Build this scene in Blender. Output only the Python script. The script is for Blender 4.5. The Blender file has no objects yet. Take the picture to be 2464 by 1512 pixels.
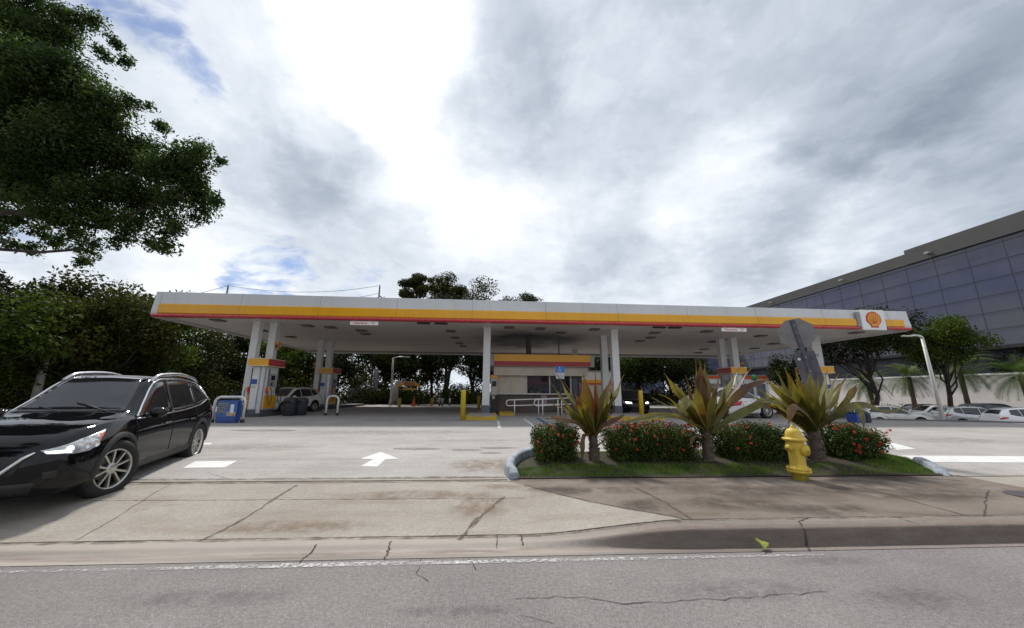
import bpy, bmesh, math, random
import numpy as np
from mathutils import Vector, Matrix
from mathutils.bvhtree import BVHTree
from mathutils import noise as mnoise
R = math.radians
scene = bpy.context.scene
C = scene.collection

# ------------------------------------------------------------------ camera
HC = 1.5
FPX = 1400.0                      # focal length in pixels of the 4000 px wide photograph
F = FPX * 2464 / 4000
IW, IH = 2464.0, 1512.0
PITCH = math.atan((1530 * .616 - 756) / F)
YAW = R(3.4); ROLL = R(0.4)
Rt = Vector((math.cos(YAW), -math.sin(YAW), 0))
Fw = Vector((math.sin(YAW) * math.cos(PITCH), math.cos(YAW) * math.cos(PITCH), math.sin(PITCH)))
Up = Vector((-math.sin(YAW) * math.sin(PITCH), -math.cos(YAW) * math.sin(PITCH), math.cos(PITCH)))
Rr = Rt * math.cos(ROLL) + Up * math.sin(ROLL)
Ur = -Rt * math.sin(ROLL) + Up * math.cos(ROLL)
cam_d = bpy.data.cameras.new('camera'); cam = bpy.data.objects.new('camera', cam_d); C.objects.link(cam)
cam_d.sensor_width = 36; cam_d.lens = 36 * FPX / 4000
cam_d.clip_start = 0.05; cam_d.clip_end = 3000
m3 = Matrix((Rr, Ur, -Fw)).transposed()
cam.matrix_world = Matrix.Translation((0, 0, HC)) @ m3.to_4x4()
scene.camera = cam
def ray(px, py):
    x = (px - IW / 2) / F; y = -(py - IH / 2) / F
    return Fw + Rr * x + Ur * y
def gp(px, py, z=0.2):            # world point at height z seen at a point of the photo (2464 px wide)
    d = ray(px, py); t = (z - HC) / d.z
    return Vector((d.x * t, d.y * t, z))
def dp(px, py, Y):                # world point at depth Y
    d = ray(px, py); t = Y / d.y
    return Vector((d.x * t, Y, HC + d.z * t))

# ------------------------------------------------------------------ node helpers
class NT:
    def __init__(s, tree): s.t = tree; s.n = tree.nodes; s.l = tree.links
    def node(s, ty, **kw):
        nd = s.n.new(ty)
        for k, v in kw.items(): setattr(nd, k, v)
        return nd
    def put(s, sock, v):
        if v is None: return
        if isinstance(v, bpy.types.NodeSocket): s.l.new(v, sock)
        else:
            if sock.type == 'RGBA' and len(v) == 3: v = (*v, 1)
            sock.default_value = v
    def math(s, op, a, b=None, c=None, clamp=False):
        nd = s.node('ShaderNodeMath', operation=op); nd.use_clamp = clamp
        s.put(nd.inputs[0], a)
        if b is not None: s.put(nd.inputs[1], b)
        if c is not None: s.put(nd.inputs[2], c)
        return nd.outputs[0]
    def vmath(s, op, a, b=None, sc=None):
        nd = s.node('ShaderNodeVectorMath', operation=op); s.put(nd.inputs[0], a)
        if b is not None: s.put(nd.inputs[1], b)
        if sc is not None: s.put(nd.inputs[3], sc)
        return nd.outputs[1] if op in ('DOT_PRODUCT', 'LENGTH', 'DISTANCE') else nd.outputs[0]
    def noise(s, vec, scale, detail=4, rough=.55, dist=0, out=0):
        nd = s.node('ShaderNodeTexNoise'); s.put(nd.inputs['Vector'], vec)
        nd.inputs['Scale'].default_value = scale; nd.inputs['Detail'].default_value = detail
        nd.inputs['Roughness'].default_value = rough; nd.inputs['Distortion'].default_value = dist
        return nd.outputs[out]
    def mr(s, v, a, b, c=0.0, d=1.0, smooth=False):
        nd = s.node('ShaderNodeMapRange'); nd.clamp = True
        if smooth: nd.interpolation_type = 'SMOOTHSTEP'
        s.put(nd.inputs[0], v)
        for i, x in enumerate((a, b, c, d)): s.put(nd.inputs[i + 1], x)
        return nd.outputs[0]
    def mix(s, f, a, b, blend='MIX'):
        nd = s.node('ShaderNodeMix'); nd.data_type = 'RGBA'; nd.blend_type = blend
        s.put(nd.inputs[0], f); s.put(nd.inputs[6], a); s.put(nd.inputs[7], b)
        return nd.outputs[2]
    def scale(s, vec, v3):
        nd = s.node('ShaderNodeMapping'); s.put(nd.inputs[0], vec); nd.inputs['Scale'].default_value = v3
        return nd.outputs[0]

# ------------------------------------------------------------------ world
SUN_EL = R(52); SUN_AZ = R(-14)    # azimuth from +Y toward +X
world = bpy.data.worlds.new('World'); scene.world = world; world.use_nodes = True
w = NT(world.node_tree); w.n.clear()
geo = w.node('ShaderNodeTexCoord'); Dv = geo.outputs['Generated']
sky = w.node('ShaderNodeTexSky', sky_type='NISHITA'); sky.sun_disc = False
sky.sun_elevation = SUN_EL; sky.sun_rotation = SUN_AZ; sky.dust_density = 1.5
w.l.new(Dv, sky.inputs[0])
sep = w.node('ShaderNodeSeparateXYZ'); w.l.new(Dv, sep.inputs[0])
zz = w.math('MAXIMUM', w.math('ADD', sep.outputs[2], 0.16), 0.05)
pl = w.vmath('DIVIDE', Dv, None)
nd = pl.node; cb = w.node('ShaderNodeCombineXYZ')
for i in range(3): w.l.new(zz, cb.inputs[i])
w.l.new(cb.outputs[0], nd.inputs[1])
warp = w.noise(pl, 1.1, 4, .6, out=1)
pw = w.vmath('ADD', pl, w.vmath('SCALE', w.vmath('SUBTRACT', warp, (.5, .5, .5)), sc=.55))
big = w.noise(pw, 1.25, 6, .55)
fine = w.noise(w.scale(pw, (1.0, .75, 1)), 4.2, 7, .6)
warpd = w.noise(pl, 2.4, 5, .6, out=1)
Dw = w.vmath('NORMALIZE', w.vmath('ADD', Dv, w.vmath('SCALE', w.vmath('SUBTRACT', warpd, (.5, .5, .5)), sc=.26)))
def blob(px, py, rad, soft=1.0):
    d = ray(px, py).normalized(); e = ray(px + rad, py).normalized() if px < 1232 else ray(px - rad, py).normalized()
    ang = d.angle(e)
    return w.mr(w.vmath('DOT_PRODUCT', Dw, tuple(d)), math.cos(ang * 1.35), math.cos(ang * .35), 0, 1, True)
lum = w.math('ADD', w.math('MULTIPLY', w.math('SUBTRACT', big, .5), .30), w.math('MULTIPLY', w.math('SUBTRACT', fine, .5), .26))
lum = w.math('ADD', w.math('ADD', lum, .72), w.math('MULTIPLY', w.math('SUBTRACT', w.noise(pw, 11, 6, .6), .5), .10))
for (px, py, r_, a) in [(900, 40, 210, .50), (930, 210, 120, .24), (1000, 130, 260, .14), (560, 130, 260, .06), (330, 220, 200, .07), (600, 230, 160, .02), (950, 640, 420, .10), (950, 420, 90, .10), (1100, 440, 160, .08),
                        (1600, 700, 330, .08), (1700, 480, 160, .07), (1250, 520, 200, .07), (2130, 520, 170, .12), (300, 620, 300, .12), (1750, 330, 110, .05),
                        (760, 330, 130, -.15), (660, 420, 130, -.13), (800, 520, 180, -.13), (480, 330, 120, -.08), (1170, 230, 170, -.14), (1230, 330, 130, -.12), (1420, 130, 260, -.08), (1640, 280, 200, -.05), (1380, 620, 130, -.08), (950, 430, 60, -.04),
                        (2330, 440, 300, -.17), (1920, 450, 110, -.16), (1830, 580, 130, -.19), (1480, 670, 110, -.12), (2240, 150, 330, -.13), (2420, 60, 200, -.07), (1930, 650, 110, -.14), (2080, 300, 160, -.12), (1620, 430, 90, -.04)]:
    lum = w.math('ADD', lum, w.math('MULTIPLY', blob(px, py, r_), a * (.72 if a < 0 else 1)))
lum = w.math('ADD', lum, w.math('MULTIPLY', w.math('SUBTRACT', w.mr(w.noise(Dv, 3.4, 9, .6, .3), .44, .58, 0, 1, True), .5), .085))
lum = w.math('ADD', lum, w.math('MULTIPLY', w.math('SUBTRACT', w.mr(w.noise(w.scale(Dv, (1, 1, 1.7)), 7.5, 8, .6), .46, .56, 0, 1, True), .5), .04))
lum = w.math('MAXIMUM', lum, .30)
tint = w.mix(w.mr(lum, .35, 1.0), (.74, .875, 1.07), (.945, .975, 1.015))
cloudc = w.mix(1.0, tint, lum, 'MULTIPLY')
blue = None
for (px, py, r_, a) in [(330, 20, 120, 1), (450, 170, 75, 1), (390, 130, 60, .8), (20, 470, 70, .8), (650, 655, 80, .75), (600, 705, 70, .8), (860, 700, 60, .5), (230, 60, 60, .5), (100, 560, 100, .6)]:
    b = w.math('MULTIPLY', blob(px, py, r_), a)
    blue = b if blue is None else w.math('MAXIMUM', blue, b)
bmask = w.mr(w.math('MULTIPLY', blue, w.mr(w.noise(w.scale(pw, (1, 1.6, 1)), 3.2, 6, .6), .34, .66)), .10, .72, 0, .88, True)
skyc = w.mix(1.0, sky.outputs[0], (.050, .066, .092), 'MULTIPLY')
col = w.mix(bmask, cloudc, skyc)
low = w.mr(sep.outputs[2], -.08, 0.0)
col = w.mix(low, (.22, .21, .20), col)
bg = w.node('ShaderNodeBackground'); w.l.new(col, bg.inputs[0]); bg.inputs[1].default_value = 1.0
wo = w.node('ShaderNodeOutputWorld'); w.l.new(bg.outputs[0], wo.inputs[0])
try:
    world.cycles.sampling_method = 'MANUAL'; world.cycles.sample_map_resolution = 1024
except Exception: pass

sun_d = bpy.data.lights.new('sun', 'SUN'); sun = bpy.data.objects.new('sun', sun_d); C.objects.link(sun)
sun_d.energy = 3.4; sun_d.angle = R(6); sun_d.color = (1, .96, .9)
sdir = Vector((math.sin(SUN_AZ) * math.cos(SUN_EL), math.cos(SUN_AZ) * math.cos(SUN_EL), math.sin(SUN_EL)))
sun.rotation_euler = sdir.to_track_quat('Z', 'Y').to_euler()
scene.view_settings.view_transform = 'Standard'; scene.view_settings.look = 'None'
scene.view_settings.exposure = 0.16; scene.view_settings.gamma = 1
scene.render.engine = 'CYCLES'
scene.cycles.max_bounces = 8; scene.cycles.transparent_max_bounces = 12

# ------------------------------------------------------------------ materials
MATS = {}
def mat(name, col, rough=.6, metal=0.0, var=.12, vs=6.0, bump=0.0, bs=60.0, coat=0.0, spec=.5, col2=None, emit=0.0, trans=0.0):
    if name in MATS: return MATS[name]
    m = bpy.data.materials.new(name); m.use_nodes = True; t = NT(m.node_tree)
    bs_ = t.n['Principled BSDF']
    tc = t.node('ShaderNodeTexCoord').outputs['Object']
    n = t.noise(tc, vs, 5, .6)
    c2 = col2 or tuple(c * (1 - var * 1.6) for c in col)
    c1 = col if col2 else tuple(min(1, c * (1 + var * .6)) for c in col)
    cc = t.mix(t.mr(n, .3, .7), c1, c2)
    t.l.new(cc, bs_.inputs['Base Color'])
    t.l.new(t.mr(t.noise(tc, vs * 3, 3), .3, .7, max(0, rough - .06), min(1, rough + .08)), bs_.inputs['Roughness'])
    bs_.inputs['Metallic'].default_value = metal
    bs_.inputs['Specular IOR Level'].default_value = spec
    bs_.inputs['Coat Weight'].default_value = coat; bs_.inputs['Coat Roughness'].default_value = .03
    if emit: bs_.inputs['Emission Color'].default_value = (*col, 1); bs_.inputs['Emission Strength'].default_value = emit
    if trans: bs_.inputs['Transmission Weight'].default_value = trans
    if bump:
        b = t.node('ShaderNodeBump'); b.inputs['Strength'].default_value = bump; b.inputs['Distance'].default_value = .02
        t.l.new(t.noise(tc, bs, 4, .6), b.inputs['Height']); t.l.new(b.outputs[0], bs_.inputs['Normal'])
    MATS[name] = m; return m

def leafmat(name, c1, c2, c3, rough=.5, tr=.25, spec=.35):
    if name in MATS: return MATS[name]
    m = bpy.data.materials.new(name); m.use_nodes = True; t = NT(m.node_tree)
    b = t.n['Principled BSDF']; at = t.node('ShaderNodeAttribute'); at.attribute_name = 'rnd'
    f = at.outputs['Fac']
    col = t.mix(t.mr(f, 0, .55), c1, c2); col = t.mix(t.mr(f, .6, 1), col, c3)
    t.l.new(col, b.inputs['Base Color']); b.inputs['Roughness'].default_value = rough; b.inputs['Specular IOR Level'].default_value = spec
    tl = t.node('ShaderNodeBsdfTranslucent'); t.l.new(t.mix(1.0, col, (1.0, 1.1, .5), 'MULTIPLY'), tl.inputs[0])
    mx = t.node('ShaderNodeMixShader'); mx.inputs[0].default_value = tr
    t.l.new(b.outputs[0], mx.inputs[1]); t.l.new(tl.outputs[0], mx.inputs[2])
    t.l.new(mx.outputs[0], t.n['Material Output'].inputs[0]); MATS[name] = m; return m

# ------------------------------------------------------------------ mesh helpers
class MB:
    def __init__(s): s.v = []; s.f = []; s.sm = []; s.a = []
    def add(s, vs, fs, smooth=False, M=None, a=0.0):
        k = len(s.v)
        for p in vs:
            p = Vector(p)
            s.v.append(tuple(M @ p) if M else tuple(p)); s.a.append(a)
        for f in fs: s.f.append(tuple(i + k for i in f)); s.sm.append(smooth)
        return s
    def box(s, x0, x1, y0, y1, z0, z1, M=None):
        vs = [(x, y, z) for z in (z0, z1) for y in (y0, y1) for x in (x0, x1)]
        return s.add(vs, [(0, 2, 3, 1), (4, 5, 7, 6), (0, 1, 5, 4), (1, 3, 7, 5), (3, 2, 6, 7), (2, 0, 4, 6)], M=M)
    def cbox(s, x0, x1, y0, y1, z0, z1, c=.02, M=None):      # chamfered box
        b = bmesh.new(); bmesh.ops.create_cube(b, size=1)
        for v in b.verts: v.co = Vector((x0 + (v.co.x + .5) * (x1 - x0), y0 + (v.co.y + .5) * (y1 - y0), z0 + (v.co.z + .5) * (z1 - z0)))
        bmesh.ops.bevel(b, geom=b.edges[:], offset=c, segments=2, affect='EDGES')
        b.verts.index_update()
        s.add([v.co.copy() for v in b.verts], [tuple(v.index for v in f.verts) for f in b.faces], M=M); b.free(); return s
    def tube(s, pts, r, n=8, cap=True, smooth=True, M=None, a=0.0):
        pts = [Vector(p) for p in pts]
        rs = r if isinstance(r, (list, tuple)) else [r] * len(pts)
        vs = []; fs = []; prev = None
        for i, p in enumerate(pts):
            t = (pts[min(i + 1, len(pts) - 1)] - pts[max(i - 1, 0)]).normalized()
            if prev is None:
                prev = t.orthogonal().normalized()
            u = (prev - t * prev.dot(t)); u = u.normalized() if u.length > 1e-6 else t.orthogonal().normalized()
            prev = u; v_ = t.cross(u)
            for k in range(n):
                an = 2 * math.pi * k / n; vs.append(p + (u * math.cos(an) + v_ * math.sin(an)) * rs[i])
        for i in range(len(pts) - 1):
            for k in range(n):
                fs.append((i * n + k, i * n + (k + 1) % n, (i + 1) * n + (k + 1) % n, (i + 1) * n + k))
        if cap: fs.append(tuple(range(n))[::-1]); fs.append(tuple(range((len(pts) - 1) * n, len(pts) * n)))
        return s.add(vs, fs, smooth, M, a)
    def lathe(s, prof, n=24, M=None, smooth=True, close=False):   # prof: list of (r, z)
        vs = []; fs = []; m = len(prof)
        for (r, z) in prof:
            for k in range(n):
                an = 2 * math.pi * k / n; vs.append((r * math.cos(an), r * math.sin(an), z))
        for i in range(m - (0 if close else 1)):
            j = (i + 1) % m
            for k in range(n): fs.append((i * n + k, i * n + (k + 1) % n, j * n + (k + 1) % n, j * n + k))
        if not close:
            if prof[0][0] > 1e-4: fs.append(tuple(range(n))[::-1])
            if prof[-1][0] > 1e-4: fs.append(tuple(range((m - 1) * n, m * n)))
        return s.add(vs, fs, smooth, M)
    def prism(s, poly, z0, z1, M=None):                           # poly in xy, ccw
        n = len(poly); vs = [(x, y, z0) for x, y in poly] + [(x, y, z1) for x, y in poly]
        fs = [tuple(range(n))[::-1], tuple(range(n, 2 * n))] + [(i, (i + 1) % n, n + (i + 1) % n, n + i) for i in range(n)]
        return s.add(vs, fs, M=M)
    def sweep(s, prof, x0, x1, n=1):                              # prof in (y,z), extruded along X
        m = len(prof); vs = []; fs = []
        for i in range(n + 1):
            x = x0 + (x1 - x0) * i / n
            vs += [(x, y, z) for y, z in prof]
        for i in range(n):
            for k in range(m): fs.append((i * m + k, (i + 1) * m + k, (i + 1) * m + (k + 1) % m, i * m + (k + 1) % m))
        fs.append(tuple(range(m))); fs.append(tuple(range(n * m, n * m + m))[::-1])
        return s.add(vs, fs)
    def split(s, name, m, parent):                                # every loose piece becomes a part of its own
        n = len(s.v); par = list(range(n))
        def find(a):
            while par[a] != a: par[a] = par[par[a]]; a = par[a]
            return a
        for f in s.f:
            r0 = find(f[0])
            for i in f[1:]: par[find(i)] = r0
        comp = {}
        for i, f in enumerate(s.f): comp.setdefault(find(f[0]), []).append(i)
        for fl in comp.values():
            q = MB(); mp = {}
            for fi in fl:
                for i in s.f[fi]:
                    if i not in mp: mp[i] = len(q.v); q.v.append(s.v[i]); q.a.append(s.a[i] if s.a else 0)
                q.f.append(tuple(mp[i] for i in s.f[fi])); q.sm.append(s.sm[fi])
            q.build(name, m, parent)
    def build(s, name, m, parent=None, loc=None, rot=None, bevel=0):
        me = bpy.data.meshes.new(name); me.from_pydata(s.v, [], s.f); me.materials.append(m)
        me.polygons.foreach_set('use_smooth', s.sm)
        if any(s.a):
            at = me.attributes.new('rnd', 'FLOAT', 'POINT'); at.data.foreach_set('value', s.a)
        b = bmesh.new(); b.from_mesh(me); bmesh.ops.recalc_face_normals(b, faces=b.faces); b.to_mesh(me); b.free()
        o = bpy.data.objects.new(name, me); C.objects.link(o)
        if parent: o.parent = parent
        if loc is not None: o.location = loc
        if rot is not None: o.rotation_euler = rot
        if bevel:
            md = o.modifiers.new('bevel', 'BEVEL'); md.width = bevel; md.segments = 2; md.limit_method = 'ANGLE'
        return o
def tag(o, label=None, cat=None, group=None, kind=None):
    if label: o['label'] = label
    if cat: o['category'] = cat
    if group: o['group'] = group
    if kind: o['kind'] = kind
    return o
def thing(name, label, cat, loc=(0, 0, 0), rz=0, group=None):
    o = bpy.data.objects.new(name, None); C.objects.link(o); o.location = loc; o.rotation_euler = (0, 0, rz)
    o.empty_display_size = .2
    return tag(o, label, cat, group)
def dup(root, loc, rz=None, label=None):
    r = root.copy(); C.objects.link(r); r.location = loc
    if rz is not None: r.rotation_euler = (0, 0, rz)
    if label: r['label'] = label
    for ch in list(root.children):
        c = ch.copy(); C.objects.link(c); c.parent = r
        for g in list(ch.children):
            d = g.copy(); C.objects.link(d); d.parent = c
    return r
def rotx(a): return Matrix.Rotation(a, 4, 'X')
def roty(a): return Matrix.Rotation(a, 4, 'Y')
def rotz(a): return Matrix.Rotation(a, 4, 'Z')
def T(*a): return Matrix.Translation(a if len(a) == 3 else a[0])
def textmesh(name, s, size, m, parent, M, ext=.002, bold=0.0, sx=1.0):
    cu = bpy.data.curves.new(name, 'FONT'); cu.body = s; cu.size = size; cu.extrude = ext; cu.align_x = 'CENTER'; cu.align_y = 'CENTER'; cu.offset = bold
    cu.resolution_u = 2
    o = bpy.data.objects.new('tmp', cu); C.objects.link(o); dg = bpy.context.evaluated_depsgraph_get(); dg.update()
    me = bpy.data.meshes.new_from_object(o.evaluated_get(dg)); bpy.data.objects.remove(o)
    me.transform(M @ Matrix.Diagonal((sx, 1, 1, 1))); me.materials.clear(); me.materials.append(m); me.name = name
    q = bpy.data.objects.new(name, me); C.objects.link(q); q.parent = parent; return q
FRONT = rotx(R(90))      # text facing -Y

def smooth01(t): t = max(0, min(1, t)); return t * t * (3 - 2 * t)

# ------------------------------------------------------------------ GROUND
def groundmat(name, base, alt, grain=.35, patch=.5, stain=(0, 0, 0), stain_amt=0.0, rough=.85, gs=90, bump=.5, streak=None):
    m = bpy.data.materials.new(name); m.use_nodes = True; t = NT(m.node_tree); b = t.n['Principled BSDF']
    tc = t.node('ShaderNodeNewGeometry').outputs['Position']
    c = t.mix(t.mr(t.noise(tc, .55, 6, .62), .32, .68), base, alt)
    c = t.mix(t.mr(t.noise(tc, 3.3, 5, .7), .35, .7, 0, patch), c, tuple(x * .72 for x in base))
    g1 = t.mr(t.noise(tc, gs, 3, .75), .30, .72, 1 - grain, 1 + grain)
    g2 = t.mr(t.noise(tc, gs * .33, 3, .7), .3, .7, 1 - grain * .5, 1 + grain * .5)
    v = t.node('ShaderNodeTexVoronoi'); v.inputs['Scale'].default_value = gs * 1.3; t.l.new(tc, v.inputs['Vector'])
    pep = t.mr(v.outputs['Distance'], .12, .3, .55, 1)
    pepm = t.mix(t.mr(t.noise(tc, 7, 3), .45, .6, 0, grain * 1.6), (1, 1, 1), pep)
    mul = t.math('MULTIPLY', g1, g2)
    c = t.mix(1.0, c, mul, 'MULTIPLY'); c = t.mix(1.0, c, pepm, 'MULTIPLY')
    if stain_amt:
        s_ = t.mr(t.noise(t.scale(tc, (.5, 1.6, 1)), 1.6, 6, .65, .6), .5, .72, 0, stain_amt)
        c = t.mix(s_, c, stain)
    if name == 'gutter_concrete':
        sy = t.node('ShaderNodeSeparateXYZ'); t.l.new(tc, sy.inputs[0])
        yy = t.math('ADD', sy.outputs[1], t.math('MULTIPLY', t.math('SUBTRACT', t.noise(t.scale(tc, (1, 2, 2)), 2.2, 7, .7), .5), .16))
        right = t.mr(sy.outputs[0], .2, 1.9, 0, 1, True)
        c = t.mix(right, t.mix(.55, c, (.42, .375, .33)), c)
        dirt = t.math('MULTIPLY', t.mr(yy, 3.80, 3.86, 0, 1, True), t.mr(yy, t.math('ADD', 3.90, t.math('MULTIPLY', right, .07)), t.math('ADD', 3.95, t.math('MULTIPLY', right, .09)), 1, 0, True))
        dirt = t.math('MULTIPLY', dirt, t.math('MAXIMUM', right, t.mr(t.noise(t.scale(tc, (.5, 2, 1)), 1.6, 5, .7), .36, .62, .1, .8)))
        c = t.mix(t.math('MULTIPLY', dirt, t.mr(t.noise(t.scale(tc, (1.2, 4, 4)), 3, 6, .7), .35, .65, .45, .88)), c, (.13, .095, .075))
    if streak:
        s_ = t.mr(t.noise(t.scale(tc, (.12, 2.6, 1)), 1.6, 5, .6), .5, .75, 0, streak)
        c = t.mix(s_, c, tuple(x * .45 for x in base))
    t.l.new(c, b.inputs['Base Color']); b.inputs['Roughness'].default_value = rough; b.inputs['Specular IOR Level'].default_value = .3
    bp = t.node('ShaderNodeBump'); bp.inputs['Strength'].default_value = bump; bp.inputs['Distance'].default_value = .006
    t.l.new(t.noise(tc, gs, 4, .7), bp.inputs['Height']); t.l.new(bp.outputs[0], b.inputs['Normal'])
    MATS[name] = m; return m
M_road = groundmat('road_asphalt', (.235, .213, .205), (.165, .148, .143), grain=.50, patch=.5, gs=95, bump=.5)
M_lot = groundmat('station_pavement', (.40, .378, .358), (.31, .29, .272), grain=.26, patch=.35, stain=(.19, .155, .13), stain_amt=.42, gs=70, streak=.25)
M_conc = groundmat('concrete', (.36, .33, .285), (.265, .235, .20), grain=.28, patch=.45, stain=(.20, .14, .10), stain_amt=.55, gs=80)
M_walk = groundmat('stained_sidewalk', (.218, .180, .150), (.145, .115, .092), grain=.26, patch=.55, stain=(.085, .060, .042), stain_amt=.85, gs=80)
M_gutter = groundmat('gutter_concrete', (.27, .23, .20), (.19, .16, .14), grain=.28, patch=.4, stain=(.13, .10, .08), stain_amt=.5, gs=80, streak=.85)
M_soil = groundmat('soil', (.040, .029, .022), (.025, .018, .014), grain=.6, patch=.6, gs=40, bump=1)
M_lower = groundmat('lower_lot_asphalt', (.20, .19, .18), (.15, .14, .14), grain=.3, patch=.3, gs=30)
M_joint = mat('joint_dark', (.055, .045, .04), .95)
def paintmat(name, col, wear):
    m = bpy.data.materials.new(name); m.use_nodes = True; t = NT(m.node_tree); b = t.n['Principled BSDF']
    tc = t.node('ShaderNodeNewGeometry').outputs['Position']
    k = t.mr(t.noise(tc, 22, 6, .75), wear - .12, wear + .05)
    k = t.math('MULTIPLY', k, t.mr(t.noise(tc, 2.0, 4, .6), .3, .6, .45 if wear > .45 else .8, 1))
    t.l.new(t.mix(t.mr(t.noise(tc, 60, 3), .3, .7), col, tuple(c * .86 for c in col)), b.inputs['Base Color']); b.inputs['Roughness'].default_value = .75
    tr = t.node('ShaderNodeBsdfTransparent'); mx = t.node('ShaderNodeMixShader')
    t.l.new(k, mx.inputs[0]); t.l.new(tr.outputs[0], mx.inputs[1]); t.l.new(b.outputs[0], mx.inputs[2]); t.l.new(mx.outputs[0], t.n['Material Output'].inputs[0])
    return m
M_paint = paintmat('white_marking_paint', (.72, .72, .70), .36)
M_worn = paintmat('worn_edge_paint', (.58, .57, .55), .53)
M_bluepaint = paintmat('blue_marking_paint', (.05, .12, .34), .38)

def stainmat0(name, col, amt):
    m = bpy.data.materials.new(name); m.use_nodes = True; q = NT(m.node_tree); pb = q.n['Principled BSDF']; pb.inputs['Base Color'].default_value = (*col, 1); pb.inputs['Roughness'].default_value = .9
    tcp = q.node('ShaderNodeNewGeometry').outputs['Position']
    q.put(pb.inputs['Alpha'], q.math('MULTIPLY', q.mr(q.noise(tcp, 5, 7, .75), .40, .64), amt)); return m
def hc(x):   # kerb height along the road
    return .015 + .125 * smooth01((x - .35) / 1.9)
def sheet(name, xs, ys, zf, m, kind='structure'):
    nx, ny = len(xs), len(ys)
    vs = [(x, y, zf(x, y)) for y in ys for x in xs]
    fs = [(j * nx + i, j * nx + i + 1, (j + 1) * nx + i + 1, (j + 1) * nx + i) for j in range(ny - 1) for i in range(nx - 1)]
    me = bpy.data.meshes.new(name); me.from_pydata(vs, [], fs); me.materials.append(m)
    me.polygons.foreach_set('use_smooth', [True] * len(fs))
    o = bpy.data.objects.new(name, me); C.objects.link(o); o['kind'] = kind; return o
# wide lower ground reaching the horizon (the car park beyond sits lower)
LOWZ = -1.0
def plane_hole(name, outer, holes, z, m): pass
tag(MB().add([(-1500, -1500, LOWZ), (1500, -1500, LOWZ), (1500, 1500, LOWZ), (-1500, 1500, LOWZ)], [(0, 1, 2, 3)]).build('ground', M_lower), kind='structure')
def frange(a, b, n): return [a + (b - a) * i / n for i in range(n + 1)]
sheet('road', frange(-80, 80, 60), frange(-25, 3.72, 20), lambda x, y: 0.0 - .012 * max(0, 3.7 - y) * 0, M_road)
# gutter and kerb, one swept strip
def kerbz(x, y):
    h = hc(x) + .004 * mnoise.noise(Vector((x * 1.3, y * 3, 0)))
    g = -.012
    y0 = 3.93 - .06 * smooth01((x - .3) / 2) + .006 * mnoise.noise(Vector((x * 4, 0, 0))); y1 = 4.03 - .115 * smooth01((x - .3) / 2) + .006 * mnoise.noise(Vector((x * 4, 0, 0)))
    if y < y0: return .004 + (g - .004) * smooth01((y - 3.72) / max(.01, (y0 - 3.72)))
    if y < y1: return g + (h - g) * smooth01((y - y0) / (y1 - y0))
    return h
xs_k = frange(-60, -8, 40) + frange(-7.9, 9, 340) + frange(9.1, 60, 40)
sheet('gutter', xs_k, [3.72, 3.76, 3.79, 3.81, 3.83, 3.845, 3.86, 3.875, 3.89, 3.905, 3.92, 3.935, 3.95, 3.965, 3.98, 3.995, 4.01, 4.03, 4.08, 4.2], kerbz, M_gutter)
# apron on the left, pavement walk on the right
def apz(x, y):
    t_ = (y - 4.2) / 1.75
    return hc(x) + (.145 - hc(x)) * smooth01(t_) if y < 5.95 else .145 + (.2 - .145) * smooth01((y - 5.95) / 1.6)
def diagx(y):       # x of the joint between apron and stained walk
    a = gp(1640, 1250, .13); b = gp(1262, 1168, .14)
    k = (y - a.y) / (b.y - a.y); return a.x + (b.x - a.x) * k
def strip2(name, ys, xf0, xf1, n, zf, m):
    vs = []; fs = []
    for y in ys:
        x0, x1 = xf0(y), xf1(y)
        for i in range(n + 1):
            x = x0 + (x1 - x0) * (i / n); vs.append((x, y, zf(x, y)))
    for j in range(len(ys) - 1):
        for i in range(n):
            fs.append((j * (n + 1) + i, j * (n + 1) + i + 1, (j + 1) * (n + 1) + i + 1, (j + 1) * (n + 1) + i))
    me = bpy.data.meshes.new(name); me.from_pydata(vs, [], fs); me.materials.append(m); me.polygons.foreach_set('use_smooth', [True] * len(fs))
    o = bpy.data.objects.new(name, me); C.objects.link(o); o['kind'] = 'structure'; return o
ys_a = frange(4.2, 5.95, 14)
strip2('driveway_apron', ys_a, lambda y: -60, diagx, 240, apz, M_conc)
XR = 8.05
strip2('sidewalk', ys_a, diagx, lambda y: XR, 60, apz, M_walk)
strip2('right_apron', ys_a, lambda y: XR, lambda y: 60, 120, apz, M_conc)
for a_, b_, m_ in ((-60, .35, M_conc), (.35, 8.05, M_walk), (8.05, 60, M_conc)):
    strip2('threshold_strip', [5.95, 6.02, 6.1, 6.16], lambda y: a_, lambda y: b_, 80, lambda x, y: apz(x, y) + .0, m_)
strip2('pavement_ramp', [6.16, 6.4, 6.8, 7.2, 7.6], lambda y: -60, lambda y: 60, 60, apz, M_lot)
ED = [gp(2020, 1009), gp(2464, 1019)]
ex = ED[0].x
me_p = MB().prism([(-60, 7.6), (60, 7.6), (60, 4.2 + 4), (ED[1].x, ED[1].y), (ex, ED[0].y), (ex, 47), (-60, 47)], LOWZ - .1, .2)
tag(me_p.build('station_pavement', M_lot), kind='structure')
# raised kerb along the edge of the upper pavement
edge = MB()
for a, b in ((Vector((ex, 47, 0)), Vector((ex, ED[0].y, 0))), (Vector((ex, ED[0].y, 0)), Vector((ED[1].x, ED[1].y, 0))), (Vector((ED[1].x, ED[1].y, 0)), Vector((60, 8.2, 0)))):
    d = (b - a); L = d.length; an = math.atan2(d.y, d.x)
    edge.cbox(0, L, 0.0, .16, .17, .27, .015, M=T(a.x, a.y, 0) @ rotz(an))
tag(edge.build('pavement_edge_kerb', mat('edge_kerb', (.17, .16, .165), .9)), kind='structure')

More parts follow.
